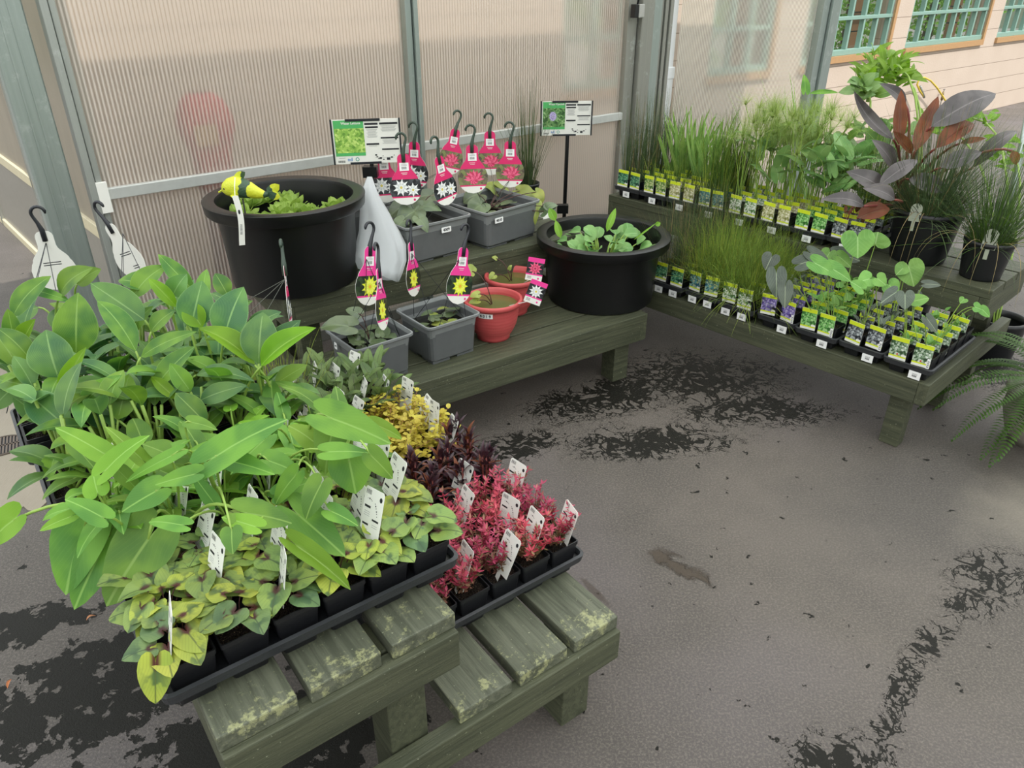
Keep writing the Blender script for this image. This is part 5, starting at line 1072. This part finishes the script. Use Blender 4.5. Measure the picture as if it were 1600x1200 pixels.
# ================================================================ right bench
spec = ['red', 'dark', 'hearts', 'purple', 'grass', 'teal', 'rush']
names = ['red-pot photo card', 'dark-leaf photo card', 'heart-leaf photo card', 'purple-flower photo card', 'pale-grass photo card', 'blue-green photo card', 'dark-rush photo card']
plantn = ['water-plant sprig', 'dark-leaved taro', 'green taro', 'spiky green rush', 'fine grassy rush', 'teal-carded rush', 'dark rush']
mk = {'red': [leafy_plant(s, .07, 7, .022, .02, COLO, 'heart') for s in (1, 2)], 'dark': [leafy_plant(s, .09, 5, .03, .026, COLD, 'heart') for s in (3, 4)], 'hearts': [leafy_plant(s, .10, 5, .032, .03, COLO, 'heart') for s in (5, 6)],
      'purple': [leafy_plant(s, .09, 5, .03, .026, COLD, 'heart') for s in (7, 8)], 'grass': [grass_plant(s, 200, .25, .0032, .65, 1.3, [GRASSL, GRASSY], .03, .066, 'blades', .25) for s in (9, 10)],
      'teal': [grass_plant(s, 150, .30, .0030, .5, .9, [GRASSL, GRASSY], .03, .066, 'blades', .35) for s in (11, 12)], 'rush': [grass_plant(s, 110, .38, .0022, .25, .3, [RUSHM, RUSHB], .03, .066, 'stems', .2) for s in (13, 14)]}
pr_all = {}
RZ_ = math.radians(43)
for n, sp in enumerate(spec):
    s0 = .095 + n * .180 + (.008 if n > 3 else 0); ctr = rt_(.222 + (.01 if n % 2 else 0), s0, ZL)
    tray('black ten-pot tray of plants with %ss on the low tier' % names[n], ctr, RZ_, TRAY_R, 'black trays on the lime-carded low tier', [(-.2195, -.035), ] if n < 4 else [(-.2195, -.04), (-.2195, .04)])
    for (i, j), p in tray_pots(V((ctr.x, ctr.y, ZL + .018)), RZ_, 5, 2, PRX, PRY).items():
        rg = random.Random(n * 50 + i * 5 + j); st_ = i == 0 and j == 0 and n < 4
        t = potted('carded_' + {'red': 'sprig', 'dark': 'taro', 'hearts': 'taro', 'purple': 'taro'}.get(sp, 'rush'), '%s with a %s, %s pot back, %s side' % (plantn[n], names[n], ORD[i], 'corner' if j == 0 else 'tub'), 'potted plant', p, RZ_, POT_R, SOIL_R, mk[sp][rg.randrange(2)], 'lime-carded plants, ' + names[n], CARD[sp, st_], ((-.0400 + rg.uniform(-.001, .001), rg.uniform(-.006, .006), .036 + rg.uniform(0, .010)), (rg.uniform(-.05, .05), rg.uniform(-.02, .03), rg.uniform(-.18, .18))), rot=rg.uniform(0, 6.28))
        pr_all[n, i, j] = dict(t=t, p=p, lv=MB(), st=MB())
# tall taro leaves rising from the low tier pots
TL = [(1213,430,1213,466,34,1,2.85),(1227,450,1226,482,26,1,2.8),(1205,403,1196,422,30,1,2.9),(1252,412,1284,404,30,1,2.9),(1270,398,1300,420,26,1,2.9),(1275,412,1304,430,26,0,2.85),(1296,395,1288,410,22,0,3.0),(1310,398,1344,408,30,1,3.0),(1340,372,1340,404,44,0,2.9),(1368,380,1372,362,38,0,2.95),
      (1420,418,1428,448,38,0,2.8),(1300,420,1330,440,24,0,2.85),(1358,436,1340,442,28,0,2.75),(1372,436,1384,446,22,0,2.72),(1390,446,1402,460,26,0,2.75),(1414,462,1414,484,30,1,2.65),(1398,458,1376,474,26,1,2.68),(1430,470,1452,466,20,0,2.68),(1448,444,1470,446,16,1,2.75),(1506,468,1500,474,12,0,2.62),(1524,480,1534,484,16,0,2.62),(1535,484,1546,496,14,0,2.62),(1450,500,1464,520,20,1,2.55),(1312,402,1330,418,20,0,2.95),(1410,420,1400,430,20,0,2.8),(1345,450,1328,440,20,0,2.72)]
low = {k: v for k, v in pr_all.items() if k[0] < 4}
for k, (bu, bv, tu, tv, w_, m, d) in enumerate(TL): hero(low, bu, bv, tu, tv, w_ * (.95 if m else 1.15), 'heart', m, d, 0, .06, .15, .4, .02, 0, .0018, nb=.8)
for s in low.values():
    if s['lv'].f: s['lv'].local(s['t']).build('tall_leaves', [COLO, COLD], s['t'], True); s['st'].local(s['t']).build('tall_stalks', [STEMG], s['t'], True)
# upper tier trays
um = {'short': [grass_plant(s, 26, .16, .004, .4, .6, [GRASSG, GRASSY], .03, .066, 'blades', .3) for s in (71, 72)], 'iris': [iris_plant(s) for s in (1, 2, 3)], 'pap': [papyrus_plant(s) for s in (1, 2)], 'rush': [grass_plant(s, 60, .42, .003, .16, .15, [RUSHM, RUSHB], .03, .066, 'stems', .08) for s in (31, 32)], 'pick': [leafy_plant(s, .34, 6, .10, .07, HYAC, 'heart') for s in (1, 2)],
      'grass': [grass_plant(s, 60, .40, .004, .22, .35, [GRASSG, GRASSY], .03, .066, 'blades', .3) for s in (41, 42)], 'cat': [grass_plant(s, 18, .62, .010, .10, .06, [IRISM, IRISM], .02, .066, 'blades') for s in (51, 52)], 'bron': [leafy_plant(s, .10, 4, .05, .02, BRZR, 'canna', STEMP) for s in (61, 62)]}
UT = [('bron', 'dark', 'bronze-leaved'), ('pick', 'hearts', 'tall heart-leaved'), ('pap', 'wheat', 'thread-headed papyrus'), ('pap', 'grass', 'feathery papyrus'), ('grass', 'teal', 'tall grassy'), ('iris', 'wheat', 'striped iris'), ('iris', 'iris', 'cream-striped iris'), ('rush', 'rush', 'dark upright rush'), ]
UTZ = MZU
for n, (pk, cd_, nm) in enumerate(UT):
    s0 = .60 + n * .172; ctr = rt_(.441 + .222, s0, UTZ)
    tray('black ten-pot tray of %s plants on the tall tier' % nm, ctr, RZ_, TRAY_R, 'black trays on the lime-carded tall tier', [(-.2195, 0)])
    for (i, j), p in tray_pots(V((ctr.x, ctr.y, UTZ + .018)), RZ_, 5, 2, PRX, PRY).items():
        if i == 4: continue
        rg = random.Random(n * 91 + i * 5 + j); q = pk
        if pk in ('pap', 'grass') and rg.random() < .12: q = 'pick'
        if pk == 'iris' and i < 2: q = 'short'
        if pk == 'bron' and i > 1: q = 'grass'
        ms_ = um[q]; potted('potted_' + {'iris': 'iris', 'pap': 'papyrus', 'rush': 'rush', 'pick': 'pickerel', 'grass': 'sedge', 'short': 'sedge', 'bron': 'canna'}[q], '%s plant, %s row back, %s side of the %s tray' % ({'pick': 'tall heart-leaved', 'grass': 'tall grassy', 'short': 'short grassy'}.get(q, nm), ORD[i], 'corner' if j == 0 else 'tub', nm), 'potted plant', p, RZ_, POT_R, SOIL_R, ms_[rg.randrange(len(ms_))], 'lime-carded plants on the tall tier', CARD[cd_, False], ((-.0400, rg.uniform(-.005, .005), .036), (rg.uniform(-.05, .05), rg.uniform(-.02, .03), rg.uniform(-.12, .12))), rot=rg.uniform(0, 6.28))
# cattail-like spikes near the steel end post
# big nursery pots of rush
pA = rt_(.61, .355, MZU); pB = rt_(.575, .095, MZU)
tA = npot('large black nursery pot of dark arching rush with an oval tag', pA, .135, .215, name='potted_rush'); tB = npot('smaller black nursery pot of green rush with an oval tag at the tier corner', pB, .092, .155, name='potted_rush')
for t, h, n, L, zz in ((tA, .19, 800, .42, .185), (tB, .13, 520, .42, .13)):
    for nme, me in grass_plant(int(h * 100), n, L, .0032, .62, .6, [RUSHM, GRASSG if t is tB else RUSHB], .11 if t is tA else .07, zz, 'stems', .12 if t is tA else .5): inst(nme, me, t)
    mb = MB(); rg = random.Random(int(h * 70)); r_ = .13 if t is tA else .09
    for k in range(16): a = rg.uniform(0, 6.28); blade(mb, (r_ * .8 * math.cos(a), r_ * .8 * math.sin(a), zz + .02), dirv(a, .5), rg.uniform(.26, .38), .0042, 2.6, 9)
    mb.build('trailing_stems', [RUSHB], t, True)
# oval plastic tags
OVL = simple('clear_grey_tag', 'a8ae9c', .3)
def oval_tag(label, u, v, d, w_, h_):
    p = pd(u, v, d); t = thing('oval_tag', label, 'plant tag', p, faceto(u, 0), 'rounded plastic plant tags'); o_ = [(-w_, -h_), (w_, -h_)] + [(w_ * math.cos(a), h_ - w_ + w_ * math.sin(a)) for a in [i * PI / 10 for i in range(11)]]
    mb = MB(); n_ = len(o_); mb.add([(x, -.0008, z) for x, z in o_] + [(x, .0008, z) for x, z in o_], [tuple(range(n_)), tuple(range(2 * n_ - 1, n_ - 1, -1))] + [(i, (i + 1) % n_, n_ + (i + 1) % n_, n_ + i) for i in range(n_)])
    for k in range(7): z = h_ * .35 - k * h_ * .2; mb.add([(-w_ * .7, -.0012, z), (w_ * .7, -.0012, z), (w_ * .7, -.0012, z + .0012), (-w_ * .7, -.0012, z + .0012)], [(0, 1, 2, 3)], 1)
    mb.add([(-.004, -.0012, h_ * .62), (.006, -.0012, h_ * .55), (.002, -.0012, h_ * .72)], [(0, 1, 2)], 2); mb.box((0, .001, -h_ - .02), (w_ * .3, .0008, .02), 0)
    mb.build('tag_plate', [OVL, GREYINK, INK], t)
oval_tag('rounded clear tag clipped in the large nursery pot of rush', 1431, 332, dep(pA) - .19, .021, .036); oval_tag('rounded clear tag clipped in the smaller corner nursery pot', 1548, 374, dep(pB) - .15, .024, .040)
# bronze canna
bc = rt_(.82, .56, MZU); tb = npot('tall bronze-leaved canna in a black pot behind the dark rush', bc, .10, .17, name='potted_canna'); dB = dep(bc)
S1 = {0: dict(t=tb, p=V((bc.x, bc.y, MZU + .08)), lv=MB(), st=MB())}
for bu, bv, tu, tv, w_, m, d, ar_, fo in ((1455,198,1556,146,50,0,3.05,.10,.12),(1404,226,1408,140,26,1,3.1,.02,.7),(1430,236,1466,150,34,1,3.05,-.05,.6),(1396,218,1334,142,26,0,3.1,-.18,.5),(1415,164,1374,130,24,0,3.25,.12,.3),(1462,232,1522,194,40,1,3.05,.15,.5),(1374,290,1434,250,34,0,2.95,.10,.2),(1398,312,1348,294,32,0,2.9,.2,.3),(1520,262,1590,205,30,0,3.15,.25,.3),
      (1350,322,1282,312,30,0,2.9,.2,.2),(1396,262,1362,218,30,0,3.1,.15,.5),(1385,300,1322,268,40,0,3.0,.12,.2),(1470,262,1535,238,36,0,3.0,.1,.2),(1340,340,1390,325,40,1,2.98,.1,.2),(1425,240,1395,205,22,1,3.1,0,.7),(1500,224,1540,216,14,1,3.1,0,.5),(1420,280,1480,300,40,0,3.05,.1,.2),(1582,236,1588,258,18,1,3.0,.1,.3)):
    hero(S1, bu, bv, tu, tv, w_ * (1 if w_ > 45 else .82), 'canna', m, d, R.uniform(-.05, .05), ar_, fo, 0, .01, 0, .006, nb=.8)
S1[0]['lv'].local(tb).build('leaves', [BRZ, BRZR], tb, True); S1[0]['st'].local(tb).build('stalks', [STEMP], tb, True)
# leafy plants rising behind the bench
def shrub(label, bx, leaves, mats, wd, seed, n, name='leafy_shrub', base=None):
    t = thing(name, label, 'plant', base, 0); lv = MB(); st = MB(); rg = random.Random(seed)
    for (u, v, d, ru, rv) in bx:
        st.tube(curve_pts(base + V((0, 0, .02)), pd(u, v, d), .1, 8), .005, 6)
        for k in range(n):
            a = rg.uniform(0, 6.28); q = math.sqrt(rg.random()); p = pd(u + ru * q * math.cos(a), v + rv * q * math.sin(a), d + rg.uniform(-.12, .12)); d_ = dirv(rg.uniform(0, 6.28), rg.uniform(-.2, 1.0)); L = leaves * rg.uniform(.7, 1.2); leaf(lv, p, p + d_ * L, L * wd, V((rg.uniform(-.5, .5), -.6, .8)), 'canna', .1, .2, seg=5, cols=(-1, 0, 1), mat=rg.randrange(len(mats)))
    mb2 = MB(); mb2.lathe([(.09, 0), (.11, .18), (.115, .2), (.1, .2), (.1, .17)], 24, 0); mb2.build('pot', [BLK], t, True); lv.local(t).build('leaves', mats, t, True); st.local(t).build('stems', [STEMG], t, True)
gb = rt_(1.18, .52, 0); shrub('light green narrow-leaved shrub rising behind the bronze canna', [(1385, 100, 3.9, 36, 20), (1360, 125, 3.9, 26, 18), (1400, 120, 3.9, 22, 18)], .10, [CANNAY, ARROWY], .32, 5, 46, base=gb)
gb2 = rt_(1.05, .80, 0); shrub('round-leaved green shrub behind the papyrus', [(1352, 145, 3.75, 18, 14), (1390, 240, 3.6, 60, 50), (1340, 260, 3.5, 40, 60)], .085, [ARROW, HYAC], .75, 6, 34, base=gb2)
gb3 = rt_(1.2, .10, 0); shrub('yellow-green low shrub outside past the rush pots', [(1520, 185, 4.0, 36, 16), (1575, 240, 3.9, 30, 28), (1455, 195, 4.1, 20, 14)], .07, [CANNAY, ARROWY], .5, 7, 40, base=gb3)
# tall cattail blades by the end post
cb_ = rt_(1.0, .98, 0); ct = thing('potted_cattail', 'tall narrow cattail blades standing against the steel end post', 'potted plant', cb_, 0); mb = MB(); mb.lathe([(.0, 0), (.09, 0), (.11, .18), (.115, .2), (.1, .2), (.1, .17), (0, .17)], 24); mb.build('pot', [BLK], ct, True)
mb = MB(); B0 = cb_ + V((0, 0, .17))
for tu, tv, w_ in ((1234, 112, .014), (1240, 118, .012), (1226, 130, .012), (1265, 116, .010), (1212, 160, .01), (1183, 100, .004), (1232, 108, .008), (1250, 140, .012), (1135, 140, .006), (1280, 150, .008)):
    T = pd(tu, tv, 3.9); q = B0 + V((R.uniform(-.05, .05), R.uniform(-.05, .05), 0)); leaf(mb, q, T, w_, V((.2, -1, .1)), 'strap', R.uniform(-.03, .03), .2, seg=10, cols=(-1, 0, 1))
leaf(mb, pd(1258, 140, 3.6), pd(1256, 116, 3.6), .05, V((.2, -1, .2)), 'heart', .05, .2, .3, mat=1); leaf(mb, pd(1264, 146, 3.6), pd(1310, 145, 3.6), .025, V((0, -1, .6)), 'canna', .1, .3, mat=1)
mb.local(ct).build('blades', [IRISM, ARROW], ct, True)
# fern with a grey urn at the edge of the picture
fb = pz(1612, 690, 0); fn = thing('potted_fern', 'arching green fern in a pale pot beyond the bench end', 'potted plant', (fb.x, fb.y, 0), 0); mb = MB()
mb.lathe([(0, 0), (.08, 0), (.11, .05), (.14, .14), (.135, .2), (.15, .22), (.15, .24), (.13, .24), (.12, .2), (0, .19)], 32); mb.build('pot', [simple('pale_clay', '8f8a80', .7)], fn, True)
FERN = mk_fol('fern_frond_green', '2f4d22', '54752e'); lv = MB(); rg = random.Random(14); o_ = V((0, 0, .24))
for k in range(22):
    a = rg.uniform(1.6, 4.9) if k < 16 else rg.uniform(0, 6.28); e = rg.uniform(.3, 1.0); p = o_.copy(); d = dirv(a, e); L = rg.uniform(.38, .56); n = 40
    for i in range(n):
        t_ = i / n; q = p + d * (L / n); side = d.cross(V((0, 0, 1))).normalized(); ll = .045 * math.sin(PI * min(1, t_ * .9 + .12)) ** .7
        for sg in (-1, 1): leaf(lv, p, p + side * sg * ll + d * .012, L / n * .95, V((0, 0, 1)), 'oblong', .1, .1, seg=2, cols=(-1, 0, 1))
        p = q; d = (d + V((0, 0, -.05))).normalized()
lv.build('fronds', [FERN], fn, True)
# slanted metal post outside
pm = MB(); pm.tube([pd(1574, 345, 3.9), pd(1597, 225, 3.9), pd(1612, 150, 3.9)], .016, 8); a_ = pd(1574, 345, 3.9); mp_ = thing('metal_post', 'pale leaning metal post outside past the rush pots', 'post', (a_.x, a_.y, 0)); pm.tube([V((a_.x, a_.y, 0)), a_], .016, 8); pm.local(mp_).build('tube', [MTL], mp_, True)
# dry leaves on the paving
for k, (u, v, c_, txt_) in enumerate(((142, 968, 'b07850', 'small curled brown leaf on the asphalt beside the heart-leaf tray'), (17, 1070, 'b06a3c', 'small orange leaf scrap on the wet asphalt'))):
    p = pz(u, v, .004); mb = MB(); leaf(mb, (-.012, 0, 0), (.014, .006, .004), .009, V((0, 0, 1)), 'canna', .3, .5, seg=6); tag(mb.build('fallen_leaf', [simple('dry_leaf_' + ('brown', 'orange')[k], c_, .7)], None, True, p, (0, 0, .4 + k)), txt_, 'leaf')
# ---------------------------------------------------------------- light
w = bpy.data.worlds.new('sky'); SC.world = w; w.use_nodes = True; nt = w.node_tree; nt.nodes.clear()
bg = nt.nodes.new('ShaderNodeBackground'); ow = nt.nodes.new('ShaderNodeOutputWorld'); tc = nt.nodes.new('ShaderNodeTexCoord'); sx = nt.nodes.new('ShaderNodeSeparateXYZ'); rp_ = nt.nodes.new('ShaderNodeValToRGB')
nt.links.new(tc.outputs['Generated'], sx.inputs[0]); nt.links.new(sx.outputs[2], rp_.inputs[0]); nt.links.new(rp_.outputs[0], bg.inputs[0]); nt.links.new(bg.outputs[0], ow.inputs[0])
el = rp_.color_ramp.elements; el[0].position = 0; el[0].color = hx('62665a'); el[1].position = .45; el[1].color = hx('f2f4f2'); e3 = el.new(1); e3.color = hx('cfdcec')
bg.inputs[1].default_value = 1.9
ld = bpy.data.lights.new('sun', 'SUN'); lo = bpy.data.objects.new('sun', ld); COL.objects.link(lo); ld.energy = 3.0; ld.angle = math.radians(.6); ld.color = (1, .96, .91)
sd = V((.55, -.72, 1.25)).normalized(); lo.rotation_euler = sd.to_track_quat('Z', 'Y').to_euler()
# translucent greenhouse roof over the benches
def mk_roof():
    t = NT('milky_roof_sheet'); return t.done(t.mixs(.82, t.n('BsdfDiffuse', {'Color': hx('dcdcd4')}).outputs[0], t.n('BsdfTranslucent', {'Color': hx('f4f4f0')}).outputs[0]))
mb = MB(); RZ = 2.6
def cw(k, off, z): return wp(k, z, off)
p = [cw(-3.2, .02, RZ), cw(kR1, .02, RZ), cw(kR1 + .5, -6.5, RZ + .5), cw(-3.2, -6.5, RZ + .5)]
mb.add(p, [(0, 1, 2, 3)]); struct('ceiling', mb, [mk_roof()])
SC.view_settings.view_transform = 'Standard'; SC.view_settings.look = 'None'; SC.view_settings.gamma = 1; SC.view_settings.exposure = 0.42; SC.view_settings.use_curve_mapping = False
SC.cycles.max_bounces = 10; SC.cycles.diffuse_bounces = 4; SC.cycles.transparent_max_bounces = 16; SC.cycles.use_denoising = True
